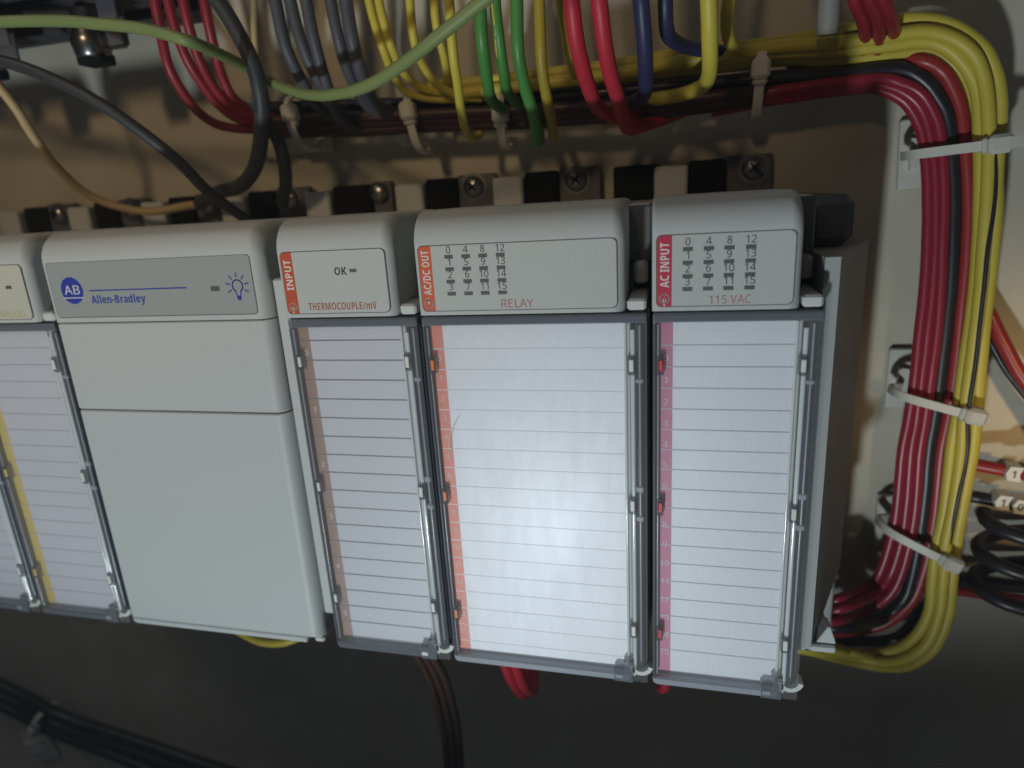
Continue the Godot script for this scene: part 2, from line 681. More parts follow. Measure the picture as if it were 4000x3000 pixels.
func module(x: float, w: float, label: String, o: Dictionary) -> Node3D:
	# an input/output module: housing, rounded head with its printed panel, clear door over a paper label
	var t := thing("control_module", Vector3(x, 0, 0), label, "control module", "modules with a clear door in the row")
	var hw := w - 5.3
	var hs := boxed(0.5, 2, 2, w - 0.3, 116.5, 68, 0.8)
	var housing := put("housing", hs, "shell", t)
	put("terminal_bay", boxed(0.9, 1.2, 60, w - 0.9, 94, 80, 0.5), "hollow", t)
	put("side_rail", boxed(w - 4.4, 8.5, 60, w - 0.5, 94, 77.5, 0.5), "shell", t)
	put("rail_stub", boxed(w - 4.2, 98.9, 60, w - 1.0, 104, 74.0, 0.6), "rail", t)
	put("stub_recess", boxed(w - 4.9, 94.2, 58, w - 0.45, 103.6, 68.0, 0.3), "hollow", t)
	put("latch_recess", boxed(hw - 0.6, 103.6, 50, w - 0.4, 116.3, 70, 0.4), "dark_shell", t)
	put("latch_tab", boxed(hw + 0.35, 94.8, 66, w - 0.95, 97.3, 86.2, 0.5), "nylon_tab", t)
	var head := put("head", head_shell(0.3, hw, 94.7, 0.7, 2.6), "shell", t)
	# printed panel on the head
	var px0 := 1.35
	var px1 := hw - 1.7
	var fr := soup()
	fr.prism(round_rect(px0 - 0.22, 95.55, px1 + 0.22, 110.5, [1.2, 1.3, 1.3, 1.2]), 86.6, 87.03)
	put("panel_groove", fr, "groove", head)
	var fp := soup()
	fp.prism(round_rect(px0, 95.75, px1, 110.3, [1.1, 1.2, 1.2, 1.1]), 86.6, 87.1)
	put("label_panel", fp, o.get("face", "face"), head)
	var zt := 87.105
	if o.has("band"):
		var bd := soup()
		bd.prism(round_rect(px0, 95.75, px0 + 3.0, 110.3, [1.1, 0, 0, 1.1]), 86.7, 87.115)
		put("colour_band", bd, o.band, head)
		var bt := soup()
		lettering(bt, o.side, px0 + 1.55, o.side_at[0], o.side_at[1], 1.75, 87.12, true, true)
		band_symbol(bt, px0 + 1.5, 97.35, 87.12, o.get("outward", false))
		put("band_lettering", bt, "ink_white", head)
	if o.has("cols"):
		var nums := soup()
		for c in 4:
			for r in 4:
				lettering(nums, str(c * 4 + r), o.cols[c], o.rows[r], 0, 1.55, zt)
				var ly: float = o.rows[r] - 1.52
				var ld := soup()
				ld.prism(PackedVector2Array([Vector2(o.cols[c] - 1.0, ly - 0.42), Vector2(o.cols[c] + 1.0, ly - 0.42), Vector2(o.cols[c] + 1.0, ly + 0.42), Vector2(o.cols[c] - 1.0, ly + 0.42)]), 86.9, 87.13)
				put("status_light", ld, "ink_led", head)
		put("printed_numbers", nums, "ink_black", head)
	if o.has("ok"):
		var ok := soup()
		lettering(ok, "OK", o.ok, 105.55, 3.1, 1.75, zt, false, true)
		put("printed_word", ok, "ink_black", head)
		put("status_light", boxed(o.ok + 2.3, 105.2, 86.9, o.ok + 4.1, 106.0, 87.13), "ink_dark", head)
	if o.has("dash"):
		put("status_light", boxed(o.dash - 1.0, 104.0, 86.9, o.dash + 1.0, 104.9, 87.13), "ink_led", head)
	if o.has("word"):
		var wd := soup()
		lettering(wd, o.word, o.word_at[0], o.word_at[1], o.word_at[2], o.word_at[3], zt, false, o.get("word_bold", false))
		put("printed_word", wd, o.word_ink, head)
	# clear door
	var dx0 := 0.5
	var dx1 := w - 0.75
	var lx0 := 1.7
	var lx1 := w - 5.6
	var ps := soup()
	ps.prism(round_rect(dx0, 0.0, dx1, 94.2, [1.2, 0.4, 0.3, 0.3]), 86.55, 86.95)
	var door := put("clear_door", ps, "pane", t)
	put("label_card", boxed(lx0, 2.3, 84.6, lx1, 92.0, 85.0), o.get("paper", "paper"), door)
	var bs := soup()
	bs.prism(round_rect(lx0, 2.3, lx0 + 3.0, 92.0, [0.1, 0, 0, 0.9]), 84.7, 85.04)
	put("label_band", bs, o.door_band, door)
	var rows := soup()
	for k in o.lines:
		var ly: float = o.line0 - o.step * k
		rows.prism(PackedVector2Array([Vector2(lx0 + 0.3, ly - o.thick), Vector2(lx1 + (1.4 if o.has("ok") else 0.6), ly - o.thick), Vector2(lx1 + (1.4 if o.has("ok") else 0.6), ly + o.thick), Vector2(lx0 + 0.3, ly + o.thick)]), 84.9, 85.06)
	put("ruled_lines", rows, o.line_ink, door)
	if o.has("door_numbers"):
		var dn := soup()
		for k in o.door_numbers:
			lettering(dn, str(k), lx0 + 1.55, o.num0 - o.num_step * k, 0, 1.5, 85.06)
		put("band_numbers", dn, "ink_white", door)
	put("top_edge", boxed(dx0, 92.2, 79.5, dx1, 94.25, 87.05, 0.35), "smoke", door)
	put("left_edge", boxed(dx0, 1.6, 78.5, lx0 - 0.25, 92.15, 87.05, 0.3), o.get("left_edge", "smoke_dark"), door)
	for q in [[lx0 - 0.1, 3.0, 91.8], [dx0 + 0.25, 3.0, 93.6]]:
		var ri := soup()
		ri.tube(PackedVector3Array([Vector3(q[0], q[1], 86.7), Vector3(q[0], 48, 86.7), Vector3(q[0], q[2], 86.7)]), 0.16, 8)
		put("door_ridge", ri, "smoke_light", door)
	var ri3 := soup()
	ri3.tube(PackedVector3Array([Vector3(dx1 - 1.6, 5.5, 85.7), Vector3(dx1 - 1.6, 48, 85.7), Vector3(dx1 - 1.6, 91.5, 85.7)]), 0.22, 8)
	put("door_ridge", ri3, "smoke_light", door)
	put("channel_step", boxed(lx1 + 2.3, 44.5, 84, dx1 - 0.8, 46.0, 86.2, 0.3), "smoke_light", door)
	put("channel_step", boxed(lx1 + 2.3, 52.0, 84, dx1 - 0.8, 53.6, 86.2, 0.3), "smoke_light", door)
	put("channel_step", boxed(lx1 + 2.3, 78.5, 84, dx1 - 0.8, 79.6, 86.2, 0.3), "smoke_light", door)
	var be := soup()
	be.prism(round_rect(dx0, -0.05, w - 5.0, 2.1, [1.3, 0.6, 0, 0]), 79, 87.15, 0.35)
	put("bottom_edge", be, o.get("bottom", "smoke"), door)
	# the clear hinge side: a pale ledge, a bright ridge and a dark channel
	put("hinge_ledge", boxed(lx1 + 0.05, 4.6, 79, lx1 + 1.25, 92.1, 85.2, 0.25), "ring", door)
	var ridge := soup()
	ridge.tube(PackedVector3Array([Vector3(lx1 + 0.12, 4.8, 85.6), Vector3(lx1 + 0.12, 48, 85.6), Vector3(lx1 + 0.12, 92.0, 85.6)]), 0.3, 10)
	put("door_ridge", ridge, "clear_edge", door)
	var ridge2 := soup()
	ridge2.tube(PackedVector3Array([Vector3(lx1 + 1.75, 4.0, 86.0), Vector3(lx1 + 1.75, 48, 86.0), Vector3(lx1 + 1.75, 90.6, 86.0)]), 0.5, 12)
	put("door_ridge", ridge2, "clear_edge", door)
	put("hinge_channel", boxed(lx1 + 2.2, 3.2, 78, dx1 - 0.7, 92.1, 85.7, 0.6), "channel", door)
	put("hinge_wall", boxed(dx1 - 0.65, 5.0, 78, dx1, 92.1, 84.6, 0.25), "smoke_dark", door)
	for cy in o.clips:
		for side in 2:
			var cx := lx0 + 0.35 if side == 0 else lx1 + 1.5
			var cf := put("door_clip", boxed(cx - 0.85, cy - 2.3, 83, cx + 0.85, cy + 2.2, 87.0, 0.3), "smoke_dark", door)
			if side == 0:
				put("door_clip", boxed(cx - 0.25, cy - 1.25, 86, cx + 0.6, cy + 1.3, 87.25, 0.15), o.get("bit", "bit_white"), door)
			else:
				put("door_clip", boxed(cx - 0.5, cy - 1.35, 86, cx + 0.5, cy + 1.4, 87.3, 0.15), "bit_white", door)
	# corner latch of the door and the white hinge hook below it
	var co := soup()
	co.prism(PackedVector2Array([Vector2(lx1 - 3.4, 0.1), Vector2(lx1 + 1.2, 0.0), Vector2(lx1 + 1.2, 6.0), Vector2(lx1 - 1.0, 6.0), Vector2(lx1 - 1.0, 3.7), Vector2(lx1 - 3.4, 3.7)]), 80, 87.5, 0.2)
	put("corner_latch", co, "smoke", door)
	put("latch_window", boxed(lx1 - 3.0, 1.1, 86, lx1 - 1.3, 2.1, 87.62), o.get("latch_bit", "smoke_light"), door)
	var hk := soup()
	var arc := []
	for k in 11:
		var a := PI * (1.05 + 0.9 * k / 10)
		arc.append(Vector3(lx1 + 3.2 + 1.9 * cos(a), 5.0 + 2.0 * sin(a), 85.0))
	hk.ribbon(arc, Vector3(0, 0, 1), 1.8, 1.1)
	hk.box(Vector3(lx1 + 0.9, 1.3, 83.5), Vector3(lx1 + 2.0, 4.6, 86.8), 0.3)
	put("hinge_hook", hk, "nylon_tab", t)
	tabs(t, w, o.get("slot", -1.0), o.get("screw", 26.2))
	if w > 60.0:
		tabs(t, w, -1.0, 26.2, 35.0)
	return t


func modules() -> void:
	var clips := [82.8, 49.0, 15.0]
	module(-105, 70, "clear-door module cut off by the left edge, only its lower door showing", {"face": "face_cream", "lines": 17, "line0": 87.2, "step": 4.95, "thick": 0.12, "line_ink": "ink_line", "door_band": "band_yellow", "clips": clips, "left_edge": "smoke_dark"})
	module(-35, 35, "clear-door module with a yellow label band, left of the blank module", {"face": "face_cream", "dash": 22.5, "word": "ANALOG", "word_at": [20.2, 97.2, 11.0, 1.8], "word_ink": "ink_straw", "lines": 17, "line0": 87.2, "step": 4.95, "thick": 0.13, "line_ink": "ink_line", "door_band": "band_yellow", "bit": "bit_yellow", "clips": clips})
	power_module()
	module(70, 35, "narrow module marked INPUT and THERMOCOUPLE/mV behind a brown-banded door", {"face": "face", "band": "rust", "side": "INPUT", "side_at": [105.0, 7.2], "ok": 16.6, "word": "THERMOCOUPLE/mV", "word_at": [15.9, 97.35, 17.8, 1.7], "word_bold": true, "word_ink": "ink_rust", "lines": 17, "line0": 88.6, "step": 5.05, "thick": 0.16, "line_ink": "ink_dark", "door_band": "band_brown", "door_numbers": 6, "num0": 85.5, "num_step": 15.06, "clips": [83.6, 49.8, 16.2], "latch_bit": "bit_white"})
	var r := module(105, 52.5, "widest clear-door module, marked AC/DC OUT and RELAY, with an orange band", {"face": "face", "band": "coral", "side": "AC/DC OUT", "side_at": [104.4, 10.0], "outward": true, "cols": [8.5, 12.5, 16.4, 20.4], "rows": [109.35, 106.6, 103.85, 101.1], "word": "RELAY", "word_at": [23.6, 97.1, 7.3, 1.85], "word_ink": "ink_rose", "lines": 17, "line0": 86.3, "step": 5.05, "thick": 0.11, "paper": "paper_white", "line_ink": "ink_faint", "door_band": "band_coral", "door_numbers": 16, "num0": 84.2, "num_step": 5.05, "clips": clips, "bit": "bit_orange", "bottom": "smoke_light", "slot": 38.2})
	var sc := soup()
	sc.tube(spline([109.2 - 105, 59.5, 87.05, 109.4 - 105, 63, 87.05, 110.4 - 105, 66.5, 87.05, 112 - 105, 68.6, 87.05]), 0.07, 6)
	put("scratch", sc, "bit_white", r.get_node("clear_door"))
	module(157.5, 35, "last module on the right, marked AC INPUT and 115 VAC, with a pink-red band", {"face": "face", "band": "crimson_print", "side": "AC INPUT", "side_at": [104.3, 9.2], "cols": [7.5, 11.6, 15.6, 19.7], "rows": [108.95, 106.2, 103.45, 100.8], "word": "115 VAC", "word_at": [16.0, 96.95, 8.2, 1.75], "word_ink": "ink_rose", "lines": 17, "line0": 86.9, "step": 4.86, "thick": 0.13, "paper": "paper_white", "line_ink": "ink_line", "door_band": "band_rose", "door_numbers": 16, "num0": 84.1, "num_step": 5.05, "clips": clips, "bit": "bit_red", "bottom": "smoke_light", "screw": 28.3})


func power_module() -> void:
	var t := thing("blank_module", Vector3(0, 0, 0), "wide plain grey module with a blue round emblem and no clear door", "control module")
	put("housing", boxed(0.5, 2, 2, 65.2, 116.5, 68, 0.8), "shell", t)
	put("side_rail", boxed(65.9, 8.5, 2, 69.3, 104, 84.0, 0.5), "shell", t)
	put("rear_wall", boxed(64.9, 1.5, 2, 69.6, 116.3, 66, 0.5), "dark_shell", t)
	put("groove_backing", boxed(1.2, 2, 60, 63.4, 96, 84.2), "groove", t)
	var head := put("head", head_shell(0.3, 65.6, 94.5, 0.7, 3.2), "shell", t)
	put("upper_cover", cover_shell(0.5, 65.6, 69.95, 94.2, 0.6, 3.2), "shell", t)
	# the lower cover's outline has a rounded corner at the left and a notch at the right
	var low := put("lower_cover", cover_shell(0.6, 65.8, 2.0, 69.6, 0.6, 3.2), "shell", t)
	var lip := soup()
	lip.prism(PackedVector2Array([Vector2(0.6, 2.0), Vector2(0.8, 1.2), Vector2(1.3, 0.5), Vector2(2.2, 0.2), Vector2(60.6, 0.2), Vector2(61.0, 2.0)]), 70, 87.0, 0.3)
	put("cover_lip", lip, "shell", low)
	put("latch_tab", boxed(62.3, -0.4, 74, 65.4, 1.7, 85.6, 0.6), "nylon_tab", low)
	var fr := soup()
	fr.prism(round_rect(1.4, 95.75, 63.0, 110.4, [1.2, 1.2, 1.0, 1.0]), 86.6, 87.03)
	put("panel_groove", fr, "groove", head)
	var fp := soup()
	fp.prism(round_rect(1.6, 96.0, 62.8, 110.3, [1.1, 1.1, 0.9, 0.9]), 86.6, 87.1)
	put("label_panel", fp, "face_grey", head)
	var z := 87.105
	var em := soup()
	em.prism(circle(8.3, 103.0, 3.55, 3.6, 14), 87.0, 87.13)
	put("emblem", em, "ink_blue", head)
	var et := soup()
	lettering(et, "AB", 8.3, 103.2, 4.9, 2.35, 87.135)
	stroke(et, [Vector2(5.0, 101.1), Vector2(11.6, 101.1)], 0.12, 87.135, 87.15)
	put("emblem_letters", et, "ink_white", head)
	var wd := soup()
	lettering(wd, "Allen-Bradley", 22.3, 100.2, 16.9, 2.0, z, false, true)
	stroke(wd, [Vector2(13.9, 102.85), Vector2(43.6, 102.85)], 0.16, z, z + 0.03)
	put("printed_name", wd, "ink_blue", head)
	put("status_light", boxed(50.7, 101.8, 86.9, 53.2, 103.0, 87.13), "ink_led", head)
	var bu := soup()
	var c := Vector2(58.4, 102.9)
	var out := []
	for k in 21:
		var a := deg_to_rad(-58.0 + 296.0 * k / 20)
		out.append(c + Vector2(cos(a), sin(a)) * 1.45)
	out.push_front(c + Vector2(0.42, -2.6))
	out.append(c + Vector2(-0.42, -2.6))
	stroke(bu, out, 0.16, z, z + 0.03)
	bu.prism(circle(c.x, c.y - 3.0, 0.62, 0.62, 14), z, z + 0.03)
	for k in 7:
		var d := Vector2.from_angle(deg_to_rad(-28.0 + 236.0 * k / 6))
		stroke(bu, [c + d * 2.15, c + d * 3.2], 0.16, z, z + 0.03)
	put("lamp_symbol", bu, "ink_blue", head)
	tabs(t, 21, 43.8)
	var t2 := put("mounting_tab", boxed(58.8, 112, 2, 66.0, 128.0, 5.2, 0.4), "dark_shell", t)
	var sc := soup()
	var rings := []
	for q in [[0.0, 3.6], [0.9, 3.6], [1.7, 3.1], [2.3, 2.2], [2.6, 1.0]]:
		var ring := PackedVector3Array()
		for k in 24:
			ring.append(Vector3(61.4 + q[1] * cos(TAU * k / 24), 124.2 + q[1] * sin(TAU * k / 24), 5.3 + q[0]))
		rings.append(ring)
	sc.loft(rings)
	put("screw_head", sc, "steel", t2)
	put("base_block", boxed(33.8, 112, 1, 43.4, 126.0, 9.0, 0.7), "shell", t)


func end_cap() -> void:
	var t := thing("end_cap", Vector3(192.4, 0, 0), "grey end cap closing the row on the right, beside the wire bundle", "end cap")
	var s := soup()
	# plan section (x, z) swept up: a narrow lit front strip, then a side that leans outwards to the panel
	s.xf = Transform3D(Basis(Vector3(1, 0, 0), Vector3(0, 0, -1), Vector3(0, 1, 0)), Vector3.ZERO)
	s.prism(PackedVector2Array([Vector2(0.2, -2), Vector2(19.4, -2), Vector2(18.4, -40), Vector2(4.6, -76), Vector2(3.2, -79.6), Vector2(0.2, -79.6)]), 9.5, 104.0)
	put("body", s, "rail", t)
	put("base_flange", boxed(0.4, -15, 2, 18.0, 9.3, 38, 0.6), "rail", t)
	var top := soup()
	top.box(Vector3(0.3, 104.2, 2), Vector3(10.6, 116.0, 58), 2.2)
	put("head_block", top, "dark_shell", t)
	put("foot", boxed(-1.8, 7.6, 40, 9.2, 9.6, 78.5, 0.4), "shell", t)
	var g := soup()
	g.prism(PackedVector2Array([Vector2(4.6, 9.4), Vector2(9.4, 9.4), Vector2(9.0, 11.0), Vector2(7.8, 14.4), Vector2(7.2, 14.4)]), 73.5, 77.5, 0.2)
	put("gusset", g, "shell", t)


func upper_device() -> void:
	var t := thing("terminal_device", Vector3(0, 0, 0), "black device with screw terminals along its underside, at the top left corner", "device")
	put("housing", boxed(-190, 189, 3, 1, 300, 66, 1.5), "slot", t)
	for k in 3:
		put("bottom_ledge", boxed(-190, 184.5 + k * 1.6, 6 + k * 17, 3.5 - k * 2, 187.0 + k * 1.6, 18 + k * 17, 0.4), "hollow", t)
	for x in [-63.0, -19.0]:
		var s := soup()
		var rings := []
		for q in [[184.5, 4.2], [179.0, 4.6], [176.5, 5.6], [174.5, 5.8], [171.5, 5.2], [170.6, 4.4]]:
			var ring := PackedVector3Array()
			for k in 22:
				ring.append(Vector3(x + q[1] * cos(TAU * k / 22), q[0], 34 + q[1] * sin(TAU * k / 22)))
			rings.append(ring)
		s.loft(rings)
		var tm := put("terminal_screw", s, "steel", t)
		put("clamp_jaw", boxed(x - 4.6, 168.6, 30, x + 4.8, 172.0, 37, 0.6), "slot", tm)
		put("terminal_clip", boxed(x + 5.2, 173.5, 32, x + 12.8, 184.5, 33.2, 0.2), "dark_shell", tm)
		put("clip_edge", boxed(x + 5.4, 172.6, 33, x + 12.8, 173.4, 34.2, 0.2), "steel", tm)
	for x in [-50.0, -8.0, -84.0]:
		put("terminal_clip", boxed(x, 176.0, 40, x + 6.5, 184.6, 41, 0.2), "dark_shell", t)
	put("slide_catch", boxed(2, 181.5, 60, 16, 183.2, 63, 0.4), "steel", t)


# ---- wires: each its own thing; points are x, y, z in millimetres
func wires() -> void:
	wire("ground_wire", "olive", 1.45, [-126.2, 184.1, 74, -98.4, 181.1, 74, -72.5, 178.3, 74, -50.7, 176, 74, -31.8, 174, 74, -16.8, 172.4, 74, 3.8, 170.2, 74, 21, 167.5, 76, 35.4, 164.8, 76, 49.2, 160.2, 78, 47.4, 159.9, 62, 41.8, 160.1, 42, 43.4, 158.3, 38, 54, 153.4, 44, 68, 149.3, 54, 80.2, 147.8, 62, 90.8, 148.3, 68, 99.9, 150.6, 72, 108.6, 153.3, 76, 117, 156.8, 78, 126.6, 161, 80, 140.2, 167.1, 80.9, 157.6, 174.8, 82, 177.7, 183.7, 83.2, 201.4, 194.2, 84.7, 227, 205.5, 86.3], "pale green wire sagging across in front of the red and grey drops", "")
	wire("black_cable", "charcoal", 1.75, [-142.5, 197.8, 60, -115.5, 190.3, 60, -90.4, 183.5, 60, -69.2, 177.6, 60, -50.9, 172.6, 60, -36.4, 168.6, 60, -22.4, 164.8, 60, -10.6, 160, 60, 0.1, 153.8, 58, 8.7, 145.9, 54, 15.8, 136.7, 48, 19.1, 128.5, 42, 21.8, 122.6, 36, 23.8, 117, 28], "long thick black cable running diagonally down from the left edge to the module tops", "")
	wire("beige_wire", "beige", 1.45, [-54.3, 282.2, 63.1, -50.6, 254.5, 61.3, -47.2, 228.8, 59.6, -44.3, 207.1, 58.2, -41.8, 188.3, 57, -39.9, 173.4, 56, -38.6, 164.2, 54, -37.3, 156, 50, -39, 147.1, 44, -40.5, 137.4, 36, -38.4, 129.7, 29, -30.7, 124.9, 24, -20.9, 122.8, 20, -10.1, 124, 16, -2.4, 124.5, 12], "beige wire drooping from the left edge down to the mounting tabs", "")
	wire("black_cable", "charcoal", 2.3, [-0.7, 285.4, 63.6, 9, 259.3, 60.7, 18, 235.1, 57.9, 25.7, 214.6, 55.6, 32.3, 196.9, 53.6, 37.5, 182.9, 52, 39.4, 177.6, 50, 42.7, 169.7, 48, 45.4, 160.3, 46, 44.2, 149.7, 43, 38.7, 140.2, 38, 31.1, 132.7, 33, 20.7, 128.4, 28, 8.8, 127.6, 22, -5.7, 124.4, 14], "black cable curling under itself into a hook above the blank module", "")
	wire("black_cable", "charcoal", 2.1, [38.9, 152.7, 38, 40.7, 146.6, 36, 41.8, 141, 33, 40.2, 135, 29, 35.3, 128.3, 22, 28.4, 122.5, 15], "short black cable dropping straight onto a tab beside the curled one", "")
	wire("red_wire", "dred", 1.5, [16.4, 297.9, 44, 16.2, 269.9, 44, 15.9, 243.9, 44, 15.8, 221.9, 44, 15.6, 202.9, 44, 15.5, 187.9, 44, 15.4, 182, 44, 14, 174.1, 42, 12.7, 164.5, 40, 12.5, 157.9, 36, 13.1, 152.4, 31, 16.3, 148.6, 26, 23.6, 147, 22, 28.5, 147.4, 16, 35.5, 148.2, 10], "leftmost red wire of the four curving down at upper left", "four red wires dropping at upper left")
	wire("red_wire", "dred", 1.5, [16.3, 297.7, 43, 17, 269.7, 43, 17.6, 243.7, 43, 18.2, 221.7, 43, 18.6, 202.7, 43, 19, 187.7, 43, 19.1, 181.8, 43, 18.4, 173.8, 41, 18.4, 165.6, 38, 18.8, 159.6, 34, 19.7, 154.1, 29, 23.8, 149.6, 24, 30.5, 148.7, 16, 39.2, 149.1, 10], "second from left of the four red wires at upper left", "four red wires dropping at upper left")
	wire("red_wire", "dred", 1.5, [18.1, 296.6, 44, 19.7, 268.6, 44, 21.2, 242.7, 44, 22.4, 220.7, 44, 23.4, 201.7, 44, 24.3, 186.7, 44, 24.6, 180.9, 44, 23.8, 173, 42, 22.4, 165.2, 38, 22.1, 158.8, 33, 23.2, 153.9, 28, 27, 150.7, 22, 33, 150.2, 14, 42.4, 150.7, 9], "third from left of the four red wires at upper left", "four red wires dropping at upper left")
	wire("red_wire", "dred", 1.5, [18.2, 296.9, 40, 20.7, 269, 40, 23.1, 243.1, 40, 25.1, 221.2, 40, 26.8, 202.3, 40, 28.1, 187.3, 40, 28.7, 181.4, 40, 27.5, 173.4, 38, 26.1, 166.6, 35, 24.7, 160.8, 31, 24.9, 155.5, 27, 28.4, 151.8, 20, 34.4, 151.5, 13, 45.6, 151.7, 8], "rightmost of the four red wires at upper left, set apart from the rest", "four red wires dropping at upper left")
	wire("tan_wire", "beige", 1.0, [57.6, 297.7, 28, 52.8, 270.1, 28, 48.3, 244.5, 28, 44.5, 222.8, 28, 41.3, 204.1, 28, 38.7, 189.3, 28, 37, 179.5, 28, 35.2, 172.3, 27, 32.7, 163.8, 24, 29.7, 156.6, 18], "thin tan wire hanging straight beside the thick black cable", "")
	wire("grey_wire", "grey", 1.75, [64.4, 291.4, 56.6, 61.9, 263.7, 53.9, 59.6, 237.9, 51.4, 57.6, 216.1, 49.3, 56, 197.2, 47.4, 54.6, 182.4, 46, 54.1, 176.2, 44, 54.2, 164.9, 42, 54.7, 156.6, 36, 53.8, 150.5, 26, 55.5, 147.6, 18], "leftmost of the five dark grey wires above the middle of the row", "dark grey wires dropping side by side above the blank module")
	wire("grey_wire", "grey", 1.75, [63.4, 291.9, 54.5, 62, 264, 51.8, 60.7, 238.2, 49.3, 59.6, 216.3, 47.2, 58.7, 197.4, 45.4, 57.9, 182.5, 44, 57.6, 176.2, 42, 58.7, 164.8, 40, 59.6, 155.1, 34, 58.9, 149.2, 24, 61, 146.7, 16], "second from left of the five dark grey wires above the middle of the row", "dark grey wires dropping side by side above the blank module")
	wire("grey_wire", "grey", 1.75, [78.2, 289.7, 56.7, 74.6, 262.1, 54, 71.4, 236.4, 51.5, 68.6, 214.7, 49.3, 66.2, 196, 47.5, 64.3, 181.1, 46, 63.5, 175.1, 44, 63.3, 165.1, 42, 62.4, 154, 36, 59.7, 147.5, 26, 61.9, 143.9, 18], "middle of the five dark grey wires above the middle of the row", "dark grey wires dropping side by side above the blank module")
	wire("grey_wire", "grey", 1.75, [68.8, 290.5, 54.6, 69.1, 262.6, 51.9, 69.3, 236.7, 49.4, 69.5, 214.8, 47.3, 69.6, 195.9, 45.4, 69.8, 181, 44, 69.8, 174.8, 42, 70, 164.8, 40, 69, 157.4, 34, 68.6, 150.4, 24, 70.9, 146.9, 16], "second from right of the five dark grey wires above the middle of the row", "dark grey wires dropping side by side above the blank module")
	wire("grey_wire", "grey", 1.95, [85.5, 288.7, 56.9, 83, 261, 54.1, 80.7, 235.2, 51.5, 78.7, 213.4, 49.4, 77.1, 194.6, 47.5, 75.7, 179.7, 46, 75.2, 173.7, 44, 75.1, 163.9, 42, 74.3, 156, 36, 72.7, 150.2, 26, 76.6, 147.2, 18], "rightmost of the five dark grey wires above the middle of the row", "dark grey wires dropping side by side above the blank module")
	wire("yellow_wire", "yellow", 1.25, [78.9, 290.8, 40, 79.3, 262.8, 40, 79.6, 236.8, 40, 79.9, 214.8, 40, 80.1, 195.8, 40, 80.3, 180.8, 40, 80.4, 174, 40, 81.2, 167.3, 39, 81.8, 162, 37, 81, 156.8, 30, 82.8, 152.7, 24, 91.7, 150.5, 20, 107.6, 149.7, 19], "leftmost yellow wire, curving into the bundle left of the green wires", "yellow wires dropping behind the pale green wire")
	wire("yellow_wire", "yellow", 1.25, [75.2, 289.5, 42, 77.4, 261.6, 42, 79.3, 235.6, 42, 81, 213.7, 42, 82.5, 194.8, 42, 83.6, 179.8, 42, 84.1, 173.1, 42, 84.9, 166.5, 41, 85.3, 161.2, 38, 85, 156.9, 31, 87.4, 153.5, 24, 96.2, 151.4, 20, 110.6, 150.5, 19], "yellow wire touching the leftmost yellow one on its right side", "yellow wires dropping behind the pale green wire")
	wire("yellow_wire", "yellow", 1.2, [98.4, 288.5, 42, 97.1, 260.5, 42, 95.8, 234.5, 42, 94.7, 212.6, 42, 93.8, 193.6, 42, 93, 178.6, 42, 92.7, 172.1, 42, 92.3, 163, 40, 91.8, 158.2, 34, 93.3, 153.6, 27, 98.3, 150.5, 22, 105, 149.3, 20], "single yellow wire between the touching pair and the green wires, bending into the bundle", "yellow wires dropping behind the pale green wire")
	wire("yellow_wire", "yellow", 1.2, [106.7, 289.3, 36, 104.6, 261.4, 36, 102.6, 235.4, 36, 100.9, 213.5, 36, 99.4, 194.6, 36, 98.2, 179.6, 36, 97.7, 172.9, 36, 97.2, 166.6, 34, 97.3, 160.2, 30, 95.4, 154.1, 22], "short yellow wire mostly hidden behind the pale green wire", "yellow wires dropping behind the pale green wire")
	wire("yellow_wire", "yellow", 1.25, [111.8, 282.8, 56, 111, 254.8, 56, 110.2, 228.8, 56, 109.5, 206.8, 56, 108.9, 187.8, 56, 108.4, 172.8, 56, 108.3, 166.9, 56, 107.6, 157.1, 54, 106.8, 151, 50, 104.3, 143.9, 40, 102.3, 139.8, 30, 102, 138.1, 22, 102.8, 140.1, 16, 102.6, 145.2, 13], "yellow wire running straight past the bundle and looping under it, left of the green wires", "yellow wires dropping behind the pale green wire")
	wire("green_wire", "green", 1.6, [113.5, 281.9, 56, 114.1, 253.9, 56, 114.7, 227.9, 56, 115.1, 205.9, 56, 115.5, 186.9, 56, 115.8, 171.9, 56, 116, 164.8, 56, 115.4, 156.2, 54, 113.9, 149.6, 46, 112.3, 146.4, 36, 112.8, 145, 26], "plain bright green wire left of the striped one", "green wires dropping at the middle")
	wire("striped_wire", "green", 1.45, [117.6, 282.6, 52, 118, 254.6, 52, 118.3, 228.6, 52, 118.5, 206.6, 52, 118.8, 187.6, 52, 119, 172.6, 52, 119, 165.3, 52, 119.2, 159, 51, 118.7, 151.9, 46, 117.2, 147.7, 36, 117.7, 145.8, 26], "green wire with a yellow stripe between two plain green wires", "green wires dropping at the middle")
	wire("green_wire", "green", 1.55, [126.2, 279.5, 60, 126.2, 251.5, 60, 126.2, 225.5, 60, 126.1, 203.5, 60, 126.1, 184.5, 60, 126.1, 169.5, 60, 126.1, 163.8, 60, 125.3, 153.1, 58, 125.3, 145.8, 52, 125.7, 139.7, 44, 124.3, 135.2, 34, 123.2, 136, 24, 121.6, 141.7, 16], "plain green wire looping under the bundle right of the striped one", "green wires dropping at the middle")
	wire("yellow_wire", "olivey", 1.4, [129.8, 280, 56, 130.1, 252, 56, 130.3, 226, 56, 130.5, 204, 56, 130.6, 185, 56, 130.8, 170, 56, 130.8, 164.2, 56, 130.2, 151.2, 53, 129.7, 143.6, 46, 129.1, 138.6, 36, 128.1, 135.8, 28, 126.2, 140.4, 18], "dull yellow wire looping under the bundle right of the last green wire", "")
